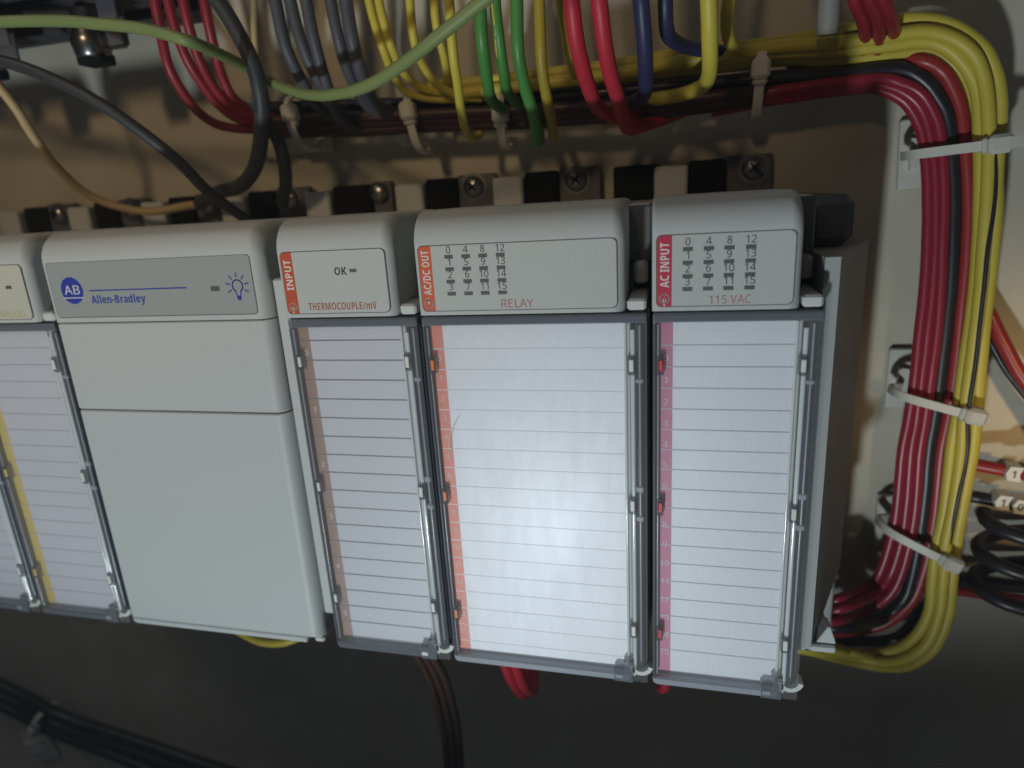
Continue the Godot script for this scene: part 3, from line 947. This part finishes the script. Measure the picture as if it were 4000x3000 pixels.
	wire("yellow_wire", "yellow", 1.2, [124.6, 283.9, 40, 126.7, 255.9, 40, 128.5, 230, 40, 130.1, 208.1, 40, 131.5, 189.1, 40, 132.6, 174.2, 40, 133.1, 167.8, 40, 133.6, 163.3, 38, 133.8, 157.8, 32, 134, 152.6, 24], "short yellow wire half hidden behind the left bright red wire", "")
	wire("red_wire", "red", 1.9, [126.6, 275.5, 66, 129.8, 247.7, 66, 132.7, 221.9, 66, 135.2, 200, 66, 137.4, 181.1, 66, 139.1, 166.2, 66, 139.7, 160.7, 66, 140.1, 153.1, 62, 141.1, 146.4, 54, 142.1, 141.9, 42, 145.3, 140.1, 28, 151.8, 141.4, 16, 159.7, 143.3, 8], "left one of two bright red wires right of the green wires", "two bright red wires dropping at right of middle")
	wire("red_wire", "red", 1.9, [131.5, 274.6, 66, 135, 246.8, 66, 138.2, 221, 66, 140.9, 199.2, 66, 143.3, 180.3, 66, 145.1, 165.5, 66, 145.8, 160, 66, 146.5, 152.4, 62, 147.3, 146.3, 55, 148.2, 142, 46, 149.1, 137.7, 36, 150, 136.6, 28, 155.9, 138.5, 18, 165.1, 142, 8], "right one of two bright red wires, with its bend lowest", "two bright red wires dropping at right of middle")
	wire("navy_wire", "navy", 1.85, [146.9, 275.1, 62, 148.8, 247.2, 62, 150.6, 221.3, 62, 152.1, 199.3, 62, 153.4, 180.4, 62, 154.4, 165.4, 62, 154.8, 159.9, 62, 155.4, 152.3, 58, 155.4, 146.9, 52, 154.2, 143.3, 40, 148.4, 143, 26], "left navy wire hanging straight between the red and yellow wires", "two navy wires")
	wire("navy_wire", "navy", 1.85, [153, 277.8, 50, 154.7, 249.9, 50, 156.2, 223.9, 50, 157.5, 202, 50, 158.7, 183, 50, 159.6, 168, 50, 159.9, 162.2, 50, 160.2, 157.1, 46, 162, 155.6, 38, 167.1, 155.3, 28, 174.6, 154.6, 22], "right navy wire bending sharply into the yellow bundle", "two navy wires")
	wire("yellow_wire", "yellow", 1.85, [160.3, 272.7, 64, 162.4, 244.8, 64, 164.3, 218.9, 64, 166, 197, 64, 167.4, 178, 64, 168.6, 163.1, 64, 169, 157.7, 64, 169.7, 148.6, 58, 169.9, 145.2, 50, 168.8, 144.3, 38, 163.6, 144.3, 26, 154.6, 144.6, 20], "thick bright yellow wire hanging straight right of the navy wires", "")
	wire("yellow_wire", "yellow", 1.6, [183.5, 277.4, 44, 181.3, 249.5, 44, 179.3, 223.5, 44, 177.7, 201.6, 44, 176.2, 182.7, 44, 175.1, 167.7, 44, 174.6, 161.9, 44, 174.6, 158.3, 40, 176.2, 155.2, 32, 180.4, 154.1, 24, 189.1, 153.2, 20], "thick yellow wire bending into the bundle at the far right of the drops", "")
	wire("yellow_wire", "yellow", 1.75, [85.2, 154, 20, 134.8, 154.4, 20, 161, 155.6, 20, 186.5, 155.6, 20, 200.9, 156.6, 20, 212, 157.7, 20, 222.8, 157.7, 20, 231, 155.2, 20, 238.1, 149.9, 20, 241.6, 144.2, 20, 243.6, 137.9, 20, 244.4, 131.5, 20, 245.3, 118.8, 20, 246.8, 105.6, 20, 247.4, 88, 20, 247.9, 66.8, 20, 248.8, 50, 20, 249.2, 38.4, 20, 248.6, 20.1, 20, 248.3, 7.4, 20, 248.7, -5.7, 20, 249, -17.5, 20, 246.4, -30.1, 20, 239.6, -37.7, 20, 230.7, -39.6, 20, 220.7, -38.5, 20, 206.1, -22.6, 38, 197, -23.2, 36, 185, -22.7, 35, 169, -22.2, 34], "outermost yellow wire of the tied bundle", "wires of the tied bundle")
	wire("yellow_wire", "yellow", 1.75, [99.8, 151.1, 22, 141.7, 151.8, 22, 167.3, 153.5, 22, 186.4, 154.3, 22, 200.7, 153.9, 22, 214.5, 154.4, 22, 223.9, 154.5, 22, 230.6, 152.2, 22, 235.7, 148.2, 22, 238.7, 142.8, 22, 240.6, 135.4, 22, 241.8, 127, 22, 242.7, 118.9, 22, 243.9, 103.4, 22, 244.7, 85.8, 22, 245, 66, 22, 245.1, 50.6, 22, 245.6, 39.1, 22, 245.3, 20.9, 22, 244.7, 8.3, 22, 245.4, -4.7, 22, 245.6, -16.5, 22, 243.3, -27.2, 22, 237.3, -34, 22, 229.9, -35.9, 22, 220.5, -34.9, 22, 204.7, -19.2, 41, 196.5, -20.7, 38, 184.5, -20.2, 37, 168.5, -19.7, 36], "second yellow wire in from the outer edge of the bundle", "wires of the tied bundle")
	wire("yellow_wire", "yellow", 1.7, [106.6, 152, 20, 148.1, 152.5, 20, 186.7, 153.2, 20, 203, 152.4, 20, 215.2, 152.3, 20, 225.3, 152.4, 20, 231.3, 149.7, 20, 235.8, 144.8, 20, 238.4, 139.6, 20, 240, 131.8, 20, 241.5, 119, 20, 243.1, 103.3, 20, 244.1, 85.5, 20, 244.1, 65.4, 20, 244, 49.9, 20, 243.7, 38.2, 20, 243.9, 19.9, 20, 243.2, 7, 20, 243.3, -6.2, 20, 243.3, -17.3, 20, 240.1, -27, 20, 233.7, -33.1, 20, 225.4, -35.3, 20, 210, -21, 38, 197.2, -22.9, 34, 185.2, -22.4, 33, 169.2, -21.9, 32], "third yellow wire, on the front of the bundle", "wires of the tied bundle")
	wire("yellow_wire", "yellow", 1.6, [91.8, 151.2, 16, 141.1, 150.9, 16, 187.2, 152.1, 16, 202.1, 150.8, 16, 216.4, 150.6, 16, 226.2, 150.7, 16, 231.9, 148, 16, 236.4, 143.6, 16, 238.8, 137.5, 16, 240.9, 127.5, 16, 242.3, 119.1, 16, 244, 103, 16, 245, 84.9, 16, 246.7, 64.4, 16, 248.3, 48.6, 16, 249.4, 36.8, 16, 249.3, 18.2, 16, 248.4, 5.1, 16, 249, -8.2, 16, 249.3, -19.5, 16, 246.5, -29.6, 16, 238.6, -36.4, 16, 231.7, -38.4, 16, 218.1, -27.3, 30, 199.7, -26.8, 28, 187.7, -26.3, 27, 171.7, -25.8, 26], "innermost yellow wire next to the red ones in the bundle", "wires of the tied bundle")
	wire("black_wire", "black", 2.0, [26.8, 153.8, 17, 67, 151.1, 17, 112.9, 149, 17, 154.5, 148, 17, 187.3, 147.6, 17, 205.1, 146.8, 17, 219.3, 147, 17, 225.8, 144.1, 17, 230.2, 139.1, 17, 233.6, 132.6, 17, 236.1, 119.5, 17, 237.8, 105.9, 17, 238.9, 87.8, 17, 239.2, 64.6, 17, 239.1, 48.8, 17, 238.7, 36.8, 17, 239.2, 18.1, 17, 238.9, 5, 17, 238.2, -6.9, 17, 236.6, -14.8, 17, 231.2, -22.7, 17, 215.3, -16, 33, 206.9, -17.4, 32, 194.9, -16.9, 31, 178.9, -16.4, 30], "thick black wire in the middle of the tied bundle", "wires of the tied bundle")
	wire("black_wire", "black", 1.9, [29.5, 151.6, 11, 80.3, 149.2, 11, 126.2, 147.4, 11, 167.7, 146.8, 11, 193.2, 146.4, 11, 211.3, 145.7, 11, 222.9, 146, 11, 230.1, 142.4, 11, 234.1, 136.1, 11, 237.8, 125.6, 11, 240.8, 113.1, 11, 243.5, 86.9, 11, 244.2, 61.6, 11, 243.9, 34.5, 11, 243.6, 12, 11, 244.3, -8.4, 11, 244.4, -22.6, 11, 239.7, -32.7, 11, 232.8, -36.1, 11, 217.9, -28.8, 22, 208.3, -29.6, 21, 196.3, -29.1, 20, 180.3, -28.6, 19], "black wire with white printing low behind the bundle's bottom bend", "wires of the tied bundle")
	wire("red_wire", "brick", 1.9, [192.7, 149.8, 13, 210.6, 149.4, 13, 220.6, 149.8, 14, 225.6, 148.3, 17, 230.4, 145.5, 17, 234, 140.1, 17, 236.7, 133.5, 17, 239.5, 119.2, 17, 241.3, 105.7, 17, 242.4, 87.7, 17, 242.9, 64.7, 17, 242.8, 48.9, 17, 242.1, 36.9, 17, 242.5, 18.3, 17, 242.5, 5.3, 17, 241.6, -5.7, 17, 239.6, -14.7, 17, 233.2, -23.7, 17, 224.7, -28.3, 17, 212.9, -18.4, 33, 204.3, -19.7, 32, 192.3, -19.2, 31, 176.3, -18.7, 30], "brick red wire between the black and yellow wires of the bundle", "wires of the tied bundle")
	wire("red_wire", "crimson", 1.55, [173, 142.9, 12, 180.4, 143.4, 15, 187.5, 143.6, 18, 213.6, 144.9, 18, 220.8, 143.1, 18, 225.6, 140.4, 18, 228.9, 135.8, 18, 231.4, 129.8, 18, 233.3, 119.6, 18, 234.9, 106, 18, 236.2, 88, 18, 236.6, 64.9, 18, 236.5, 49.1, 18, 235.9, 37.1, 18, 236.5, 18.4, 18, 236, 5.3, 18, 234.6, -5.9, 18, 232, -13.4, 18, 225.7, -20.2, 18, 213.4, -12.4, 35, 205.3, -16.5, 33, 193.3, -16, 32, 177.3, -15.5, 31], "crimson wire beside the black one in the bundle", "wires of the tied bundle")
	wire("red_wire", "crimson", 1.55, [173.1, 141.9, 10, 180.6, 142.4, 13, 187.6, 142.8, 17, 211.2, 143.7, 17, 218.1, 142.6, 17, 223.6, 139.7, 17, 227.3, 135.5, 17, 229.8, 129.2, 17, 231.8, 119.7, 17, 233.4, 106.1, 17, 234.6, 87.9, 17, 234.7, 64.6, 17, 234.6, 48.7, 17, 233.9, 36.6, 17, 234.3, 17.8, 17, 233.8, 4.6, 17, 232, -6.4, 17, 228.8, -12.6, 17, 216, -8.6, 33, 207.5, -13.6, 31, 195.5, -13.1, 30, 179.5, -12.6, 29], "second crimson wire from the left edge of the bundle", "wires of the tied bundle")
	wire("red_wire", "crimson", 1.55, [173.2, 141.1, 8, 180.8, 141.6, 11, 187.8, 142, 16, 210.4, 142.9, 16, 217.1, 141.9, 16, 222.7, 138.6, 16, 226.1, 133.9, 16, 228.4, 128.4, 16, 230.2, 119.9, 16, 231.8, 106.1, 16, 232.9, 87.9, 16, 232.9, 64.4, 16, 232.5, 48.3, 16, 231.9, 36.1, 16, 232.3, 17.1, 16, 231.4, 5.5, 16, 228.9, -7.3, 16, 225.5, -12.2, 16, 215.1, -6.7, 31, 207.8, -11.2, 29, 195.8, -10.7, 28, 179.8, -10.2, 27], "leftmost crimson wire of the bundle, nearest the modules", "wires of the tied bundle")
	wire("tan_wire", "beige", 1.2, [140.6, 139.3, 14, 167.7, 141.9, 14, 197, 144.2, 14, 208.9, 143.3, 14, 219.5, 141.8, 13, 225.1, 138.6, 10, 229.1, 133.6, 8], "thin tan wire under the bundle's upper bend", "")
	wire("dark_wire", "maroon", 1.75, [24.5, 149.4, 20, 51.7, 148.2, 20, 91.3, 146.4, 20, 127.6, 144.6, 20, 161.1, 143.8, 20, 179.9, 143.9, 20, 195.2, 145.1, 14, 205.2, 145.2, 12], "upper one of three dark wires low in the horizontal bundle", "dark maroon wires of the horizontal bundle")
	wire("dark_wire", "maroon", 1.75, [26.6, 147.6, 18.5, 53.9, 146.2, 18.5, 90.6, 144.6, 18.5, 127.3, 143, 18.5, 161.1, 142.4, 18.5, 180.1, 142.8, 18.5, 195.5, 144.1, 13, 205.5, 144.3, 11], "middle one of three dark wires low in the horizontal bundle", "dark maroon wires of the horizontal bundle")
	wire("dark_wire", "maroon", 1.75, [32.3, 145.5, 17, 56.1, 144, 17, 89.9, 142.9, 17, 124.1, 141.4, 17, 154.5, 141.1, 17, 175.3, 141.7, 17, 193.2, 143.1, 12, 204.5, 143.6, 10], "lower one of three dark wires low in the horizontal bundle", "dark maroon wires of the horizontal bundle")
	wire("thin_wire", "black", 0.55, [154.6, 153.6, 20, 172.2, 155, 21, 186.4, 153.3, 22, 200.8, 152.9, 22, 210.2, 153.9, 22.5, 222.4, 155.9, 22, 231.5, 152.6, 22.5, 236.6, 146.4, 22.5, 240.1, 139.3, 22.5, 242.4, 126.9, 23, 244.4, 111.8, 23.5, 244.2, 96.2, 24, 244.8, 78.4, 24, 245.2, 65.1, 24, 245.2, 51.3, 24, 246.3, 39.7, 23.5, 245.3, 23.5, 24, 245.1, 8.9, 23, 245, -7.7, 22.5, 246.4, -20.6, 21], "thin black wire weaving between the yellow wires of the bundle", "")
	wire("red_wire", "dred", 1.7, [158.4, 266.1, 50.8, 169.3, 240.5, 48.1, 179.5, 216.7, 45.5, 188.1, 196.6, 43.3, 195.6, 179.2, 41.5, 201.4, 165.5, 40, 203.8, 159.9, 38, 207.3, 156.9, 32, 210.8, 153.6, 20, 210.8, 149.3, 12], "left dark red wire at the top edge above the bundle's bend", "dark red wires leaving at top right")
	wire("red_wire", "dred", 1.7, [155.6, 263, 52.7, 167.8, 238, 49.9, 179.2, 214.7, 47.4, 188.8, 195.1, 45.3, 197.1, 178.1, 43.5, 203.7, 164.6, 42, 206.4, 159.1, 40, 210.1, 156.3, 33, 214.1, 153.3, 20, 215.5, 148.9, 12], "middle dark red wire at the top edge above the bundle's bend", "dark red wires leaving at top right")
	wire("red_wire", "dred", 1.7, [155, 261, 52.5, 168.1, 236.4, 49.8, 180.2, 213.5, 47.3, 190.5, 194.2, 45.2, 199.4, 177.5, 43.4, 206.4, 164.3, 42, 209.3, 158.8, 40, 213.1, 156.2, 33, 217.6, 154, 20, 220, 149.6, 12], "right dark red wire at the top edge above the bundle's bend", "dark red wires leaving at top right")
	wire("red_wire", "brick", 2.0, [252.3, 31.3, 10, 256.6, 31.1, 12, 262, 30.7, 14, 269.5, 29.2, 14, 284.2, 26.2, 14, 302.8, 22.5, 14, 324.4, 18.2, 14, 349.9, 13.1, 14, 377.4, 7.6, 14], "short red wire with a number sleeve right of the bundle", "")
	wire("black_wire", "black", 2.0, [250.7, 19.9, 9, 256.2, 19.7, 10, 261.3, 19.9, 13, 270.9, 18.8, 14, 285.8, 17, 14.5, 304.7, 14.7, 15.1, 326.5, 12.1, 15.7, 352.3, 9.1, 16.5, 380.1, 5.8, 17.4], "short black wire with two number sleeves right of the bundle", "")
	wire("red_wire", "brick", 2.0, [250.5, 83.5, 8, 253.6, 77.9, 8, 256.7, 70.6, 10, 261.2, 62, 12, 267.4, 52.7, 14, 275.8, 40.3, 14.8, 286.4, 24.5, 15.8, 298.6, 6.3, 17, 313.1, -15.3, 18.4, 328.7, -38.4, 19.9], "red wire leaving the yellow side of the bundle towards the right edge", "")
	wire("black_wire", "black", 1.0, [252.8, 75.8, 4, 256.3, 69.3, 4, 260.5, 61.5, 5, 266, 53.8, 6, 271.3, 47.5, 7, 280.9, 36.1, 7.5, 293.2, 21.5, 8.2, 307.3, 4.7, 9.1, 324.1, -15.2, 10, 342.1, -36.6, 11], "thin black wire running just under the red one at the right edge", "")
	wire("black_wire", "black", 2.2, [251.2, -11.8, 8, 260.7, -11.9, 8, 270.1, -12.5, 8, 280.6, -12.8, 8, 295.6, -13.4, 8, 314.6, -14.1, 8, 336.5, -14.9, 8, 362.5, -15.8, 8, 390.5, -16.9, 8], "black wire lying flat under the coiled cable", "")
	wire("red_wire", "brick", 1.8, [252.4, -16.5, 6, 262.1, -17.4, 6, 271.7, -18.4, 6, 282.4, -19.2, 6, 297.3, -20.4, 6, 316.3, -21.9, 6, 338.2, -23.7, 6, 364.1, -25.8, 6, 392, -28, 6], "red wire lowest at the right edge, under the coil", "")
	wire("red_wire", "red", 1.7, [111.8, -1.4, 66, 112, -11.2, 66, 113.1, -24.4, 62, 113.3, -36.5, 54, 112.7, -47.2, 44, 111.4, -55, 32, 109.8, -46, 24], "left red wire hanging from under the relay module", "two red wires under the relay module")
	wire("red_wire", "red", 1.7, [115, -1.1, 66, 115.2, -10.8, 66, 116.4, -24.3, 62, 116.1, -35.8, 54, 115.1, -45.7, 44, 113.5, -53.4, 32, 111.9, -45.8, 24], "right red wire hanging from under the relay module", "two red wires under the relay module")
	wire("red_wire", "red", 1.4, [161.9, 1.1, 68, 161.2, -9.7, 68, 160.9, -19.1, 64, 160.1, -28.7, 55, 158.7, -38.1, 42, 158.2, -30.2, 34], "tip of a red wire peeping from under the last module's door", "")
	wire("yellow_wire", "yellow", 1.5, [3.8, 1.5, 58, 9.1, -16.2, 60, 19, -20.6, 62, 28.4, -20.9, 64, 37.6, -19.1, 64, 45.5, -14.9, 60, 55.6, 2.5, 58], "yellow wire peeping from under the blank module's door", "")
	wire("brown_wire", "brown", 1.35, [80.8, 0.4, 64, 83.3, -13.1, 66, 85.7, -28.2, 62, 85.6, -48.4, 56, 84.1, -70.3, 50, 81.3, -92.1, 46, 79.4, -107, 45.2, 76.9, -125.8, 44.1, 74.1, -147.6, 42.9, 70.8, -173.3, 41.5, 67.2, -201.1, 40], "left one of three brown wires hanging below the second narrow door", "brown wires hanging under the thermocouple module")
	wire("brown_wire", "brown", 1.35, [83.2, 0.7, 64, 85.6, -12.8, 66, 88.4, -27.8, 62, 88.4, -47.9, 56, 86.4, -69.9, 50, 83.9, -91.6, 46, 82.2, -106.5, 45.2, 80, -125.3, 44.1, 77.4, -147.2, 42.9, 74.5, -172.9, 41.5, 71.2, -200.7, 40], "middle one of three brown wires hanging below the second narrow door", "brown wires hanging under the thermocouple module")
	wire("brown_wire", "brown", 1.35, [85.5, 0.9, 64, 88, -12.5, 66, 91, -27.5, 62, 91.1, -47.5, 56, 88.9, -69.5, 50, 86.5, -91.1, 46, 84.8, -106, 45.2, 82.7, -124.8, 44.1, 80.3, -146.7, 42.9, 77.4, -172.5, 41.5, 74.3, -200.3, 39.9], "right one of three brown wires hanging below the second narrow door", "brown wires hanging under the thermocouple module")
	wire("black_cable", "black", 3.0, [-290.8, -55.6, 20.5, -265.4, -67.3, 19.8, -241.8, -78.2, 19.3, -221.8, -87.4, 18.8, -204.5, -95.3, 18.3, -190.9, -101.6, 18, -166.5, -112.8, 16, -145.7, -125.4, 14, -109.8, -129.3, 16, -65.9, -132.4, 20, -22.5, -133.8, 24, -7.5, -134.3, 24.4, 11.4, -134.9, 24.9, 33.4, -135.6, 25.5, 59.4, -136.4, 26.3, 87.4, -137.3, 27], "upper of three black cables tied down at bottom left", "black cables along the bottom left")
	wire("black_cable", "black", 3.0, [-295.1, -66.5, 20.4, -269.2, -77.2, 19.8, -245.2, -87.1, 19.2, -224.9, -95.6, 18.8, -207.3, -102.9, 18.3, -193.5, -108.6, 18, -168.6, -118.9, 16, -150.6, -131.5, 14, -111.6, -135.9, 16, -67.5, -139.4, 20, -33.4, -138.6, 24, -18.4, -138.3, 24.5, 0.6, -137.8, 25.2, 22.6, -137.3, 26, 48.6, -136.7, 26.9, 76.5, -136.1, 27.9], "lower of three black cables tied down at bottom left", "black cables along the bottom left")
	wire("black_cable", "black", 3.0, [-296.9, -71.8, 20.7, -271.3, -82.9, 20, -247.4, -93.2, 19.4, -227.2, -101.9, 18.8, -209.8, -109.5, 18.4, -196, -115.4, 18, -173.7, -125, 16, -155.2, -136.4, 14, -119, -141.9, 16, -79.9, -146.4, 20, -55.2, -145.8, 24, -40.3, -145.4, 24.7, -21.3, -145, 25.6, 0.7, -144.4, 26.7, 26.7, -143.8, 28, 54.6, -143.1, 29.3], "lowest of three black cables tied down at bottom left", "black cables along the bottom left")


func coil() -> void:
	var flat := []
	for k in 37:
		var a := TAU * (k / 16.0) + PI * 0.9
		flat.append_array([273.0 + 16.5 * cos(a), 16.5 - k * 0.72, 17.0 - 10.0 * sin(a)])
	wire("coiled_cable", "black", 2.2, flat, "black cable coiled in loops at the right edge")


func wire_details() -> void:
	var striped: Node3D = get_node("striped_wire")
	var s := soup()
	var path := spline([117.6, 282.6, 52, 118, 254.6, 52, 118.3, 228.6, 52, 118.5, 206.6, 52, 118.8, 187.6, 52, 119, 172.6, 52, 119, 165.3, 52, 119.2, 159, 51, 118.7, 151.9, 46, 117.2, 147.7, 36, 117.7, 145.8, 26])
	var off := PackedVector3Array()
	for i in path.size():
		off.append(path[i] + Vector3(-0.62, 0, 0.95) + Vector3(0.2 * sin(i * 0.9), 0, 0))
	s.tube(off, 0.5, 8)
	put("stripe", s, "yellow", striped)
	var printed: Node3D = get_node("black_wire_001")
	var line := spline([29.5, 151.6, 11, 80.3, 149.2, 11, 126.2, 147.4, 11, 167.7, 146.8, 11, 193.2, 146.4, 11, 211.3, 145.7, 11, 222.9, 146, 11, 230.1, 142.4, 11, 234.1, 136.1, 11, 237.8, 125.6, 11, 240.8, 113.1, 11, 243.5, 86.9, 11, 244.2, 61.6, 11, 243.9, 34.5, 11, 243.6, 12, 11, 244.3, -8.4, 11, 244.4, -22.6, 11, 239.7, -32.7, 11, 232.8, -36.1, 11, 217.9, -28.8, 22, 208.3, -29.6, 21, 196.3, -29.1, 20, 180.3, -28.6, 19])
	var d := soup()
	var run := 0.0
	for i in range(1, line.size()):
		run += line[i].distance_to(line[i - 1])
		if line[i].y < 0.0 and fmod(run, 8.0) < 4.2:
			d.tube(PackedVector3Array([line[i - 1] + Vector3(0.1, -0.2, 1.62), line[i] + Vector3(0.1, -0.2, 1.62)]), 0.42, 6)
	put("printing", d, "ring", printed)
	# number sleeves on the short wires at the right
	for q in [[262.5, 30.8, 14.2, "1", -0.10, "white number sleeve on the short red wire, reading 1"], [261.2, 20.9, 13.4, "1", -0.13, "white number sleeve reading 1, left of the 0 on the black wire"], [265.8, 19.9, 14.0, "0", -0.13, "white number sleeve reading 0, nearest the right edge"]]:
		var t := thing("wire_marker", Vector3(q[0], q[1], q[2]), q[5], "wire marker", "")
		t.rotation.z = q[4]
		var sl := soup()
		sl.prism(PackedVector2Array([Vector2(-2.3, 0), Vector2(-1.4, -2.3), Vector2(2.2, -2.3), Vector2(1.4, 0), Vector2(2.2, 2.3), Vector2(-1.4, 2.3)]), -2.4, 2.6, 0.3)
		put("sleeve", sl, "bit_white", t)
		var nu := soup()
		lettering(nu, q[3], -0.2, 0, 0, 2.3, 2.63, false, true)
		put("printed_number", nu, "ink_dark", t)


func tie(at: Vector3, across: Vector2, half: float, low: float, high: float, head_at: float, label: String, tail := 0.0) -> void:
	# a cable tie round a bundle: across is the direction over the wires, low and high how far the bundle stands out at its two sides
	var t := thing("cable_tie", at, label, "cable tie", "cable ties on the wire bundles")
	var a := Vector3(across.x, across.y, 0).normalized()
	var along := Vector3(0, 0, 1).cross(a)
	var path := []
	path.append(a * -half * 0.55 + Vector3(0, 0, 6.5))
	for k in 33:
		var g := PI * (1.0 - k / 32.0)
		var x := half * signf(cos(g)) * pow(absf(cos(g)), 0.6)
		var top := lerpf(low, high, smoothstep(-half, half, x))
		path.append(a * x + Vector3(0, 0, 11.0 + (top - 11.0) * pow(absf(sin(g)), 0.55)))
	path.append(a * half * 0.55 + Vector3(0, 0, 6.5))
	var s := soup()
	s.ribbon(path, along, 1.25, 0.85)
	put("strap", s, "nylon", t)
	var face := lerpf(low, high, smoothstep(-half, half, head_at))
	var h := soup()
	h.xf = Transform3D(Basis(a, along, Vector3(0, 0, 1)), a * head_at + Vector3(0, 0, face - 0.5))
	h.box(Vector3(-2.5, -2.4, -2.2), Vector3(2.9, 2.4, 2.5), 0.9)
	h.box(Vector3(-3.8, -2.0, -1.5), Vector3(-2.4, 2.0, 1.5), 0.6)
	put("head", h, "nylon", t)
	if tail > 0.0:
		var r := soup()
		r.ribbon([a * (head_at + 2.0) + Vector3(0, 0, face + 1), a * (head_at + 3 + tail * 0.5) + Vector3(0, 0, face + 0.6), a * (head_at + 3 + tail) + Vector3(0, 0, face - 0.5)], along, 1.4, 0.9)
		put("tail", r, "nylon", t)


func mount(x: float, y: float, turn: float, label: String) -> void:
	var t := thing("tie_mount", Vector3(x, y, 0), label, "tie mount", "square stick-on mounts under the bundles")
	t.rotation.z = turn
	var s := soup()
	s.prism(round_rect(-9.8, -9.8, 9.8, 9.8, [0.8, 0.8, 0.8, 0.8], 3), 0.9, 2.6, 0.4)
	put("base", s, "nylon", t)
	put("foam_pad", boxed(-9.6, -9.6, 0.02, 9.6, 9.6, 0.9), "dark_shell", t)
	var f := soup()
	f.prism(PackedVector2Array([Vector2(-7.5, -4.5), Vector2(-3, -3.2), Vector2(3, -3.2), Vector2(7.5, -4.5), Vector2(7.5, 4.5), Vector2(3, 3.2), Vector2(-3, 3.2), Vector2(-7.5, 4.5)]), 2.6, 4.6, 0.5)
	put("saddle", f, "nylon", t)


func fasteners() -> void:
	tie(Vector3(236.6, 125.2, 0), Vector2(1, 0.06), 11.3, 20.4, 25.0, 6.6, "cable tie with a sticking-out tail at the upper end of the vertical bundle", 6.0)
	tie(Vector3(238.9, 53.5, 0), Vector2(1, -0.22), 10.9, 20.2, 25.2, 7.6, "cable tie catching a bright glint, halfway down the vertical bundle")
	tie(Vector3(238.8, 6.8, 0), Vector2(1, -0.4), 11.0, 20.2, 25.0, 7.8, "cable tie slanting over the bundle just above its lower bend")
	tie(Vector3(184.6, 146.6, 0), Vector2(0.02, 1), 9.0, 20.5, 24.6, 2.5, "cable tie round the horizontal bundle under the thick yellow drop")
	tie(Vector3(111.3, 143.0, 0), Vector2(0.05, 1), 7.6, 22.0, 24.0, 1.0, "cable tie with a boxy head below the green wires")
	tie(Vector3(82.6, 144.0, 0), Vector2(-0.1, 1), 8.0, 22.0, 24.5, 3.2, "cable tie with a boxy head below the yellow wires")
	tie(Vector3(42.0, 148.0, 0), Vector2(-0.12, 1), 8.0, 24.0, 24.0, 2.0, "shaded cable tie left of the grey drops, partly behind the black cable")
	tie(Vector3(-158.0, -129.5, 0), Vector2(0.5, 0.87), 8.6, 19.5, 21.0, -2.0, "cable tie holding the black cables at the bottom left")
	mount(239.5, 56.5, 0.0, "white square mount behind the middle of the vertical bundle")
	mount(240.5, 5.5, 0.0, "white square mount behind the lower end of the vertical bundle")
	mount(236.5, 125.5, 0.05, "white square mount behind the upper end of the vertical bundle")
	mount(34.0, 149.5, 0.0, "white square mount below the red drops at upper left")
	mount(79.5, 149.0, 0.0, "white square mount below the yellow drops")
	mount(-186.0, -163.0, 0.3, "white square mount by the black cables at the bottom left")
	var sh := soup()
	sh.tube(spline([197.5, 190, 34, 199, 172, 32, 199.5, 160, 30, 199.6, 155, 29]), 2.6, 16)
	tag(put("cable_sleeve", sh, "sleeve"), "grey plastic sleeve at the top edge, left of the dark red wires", "cable sleeve")
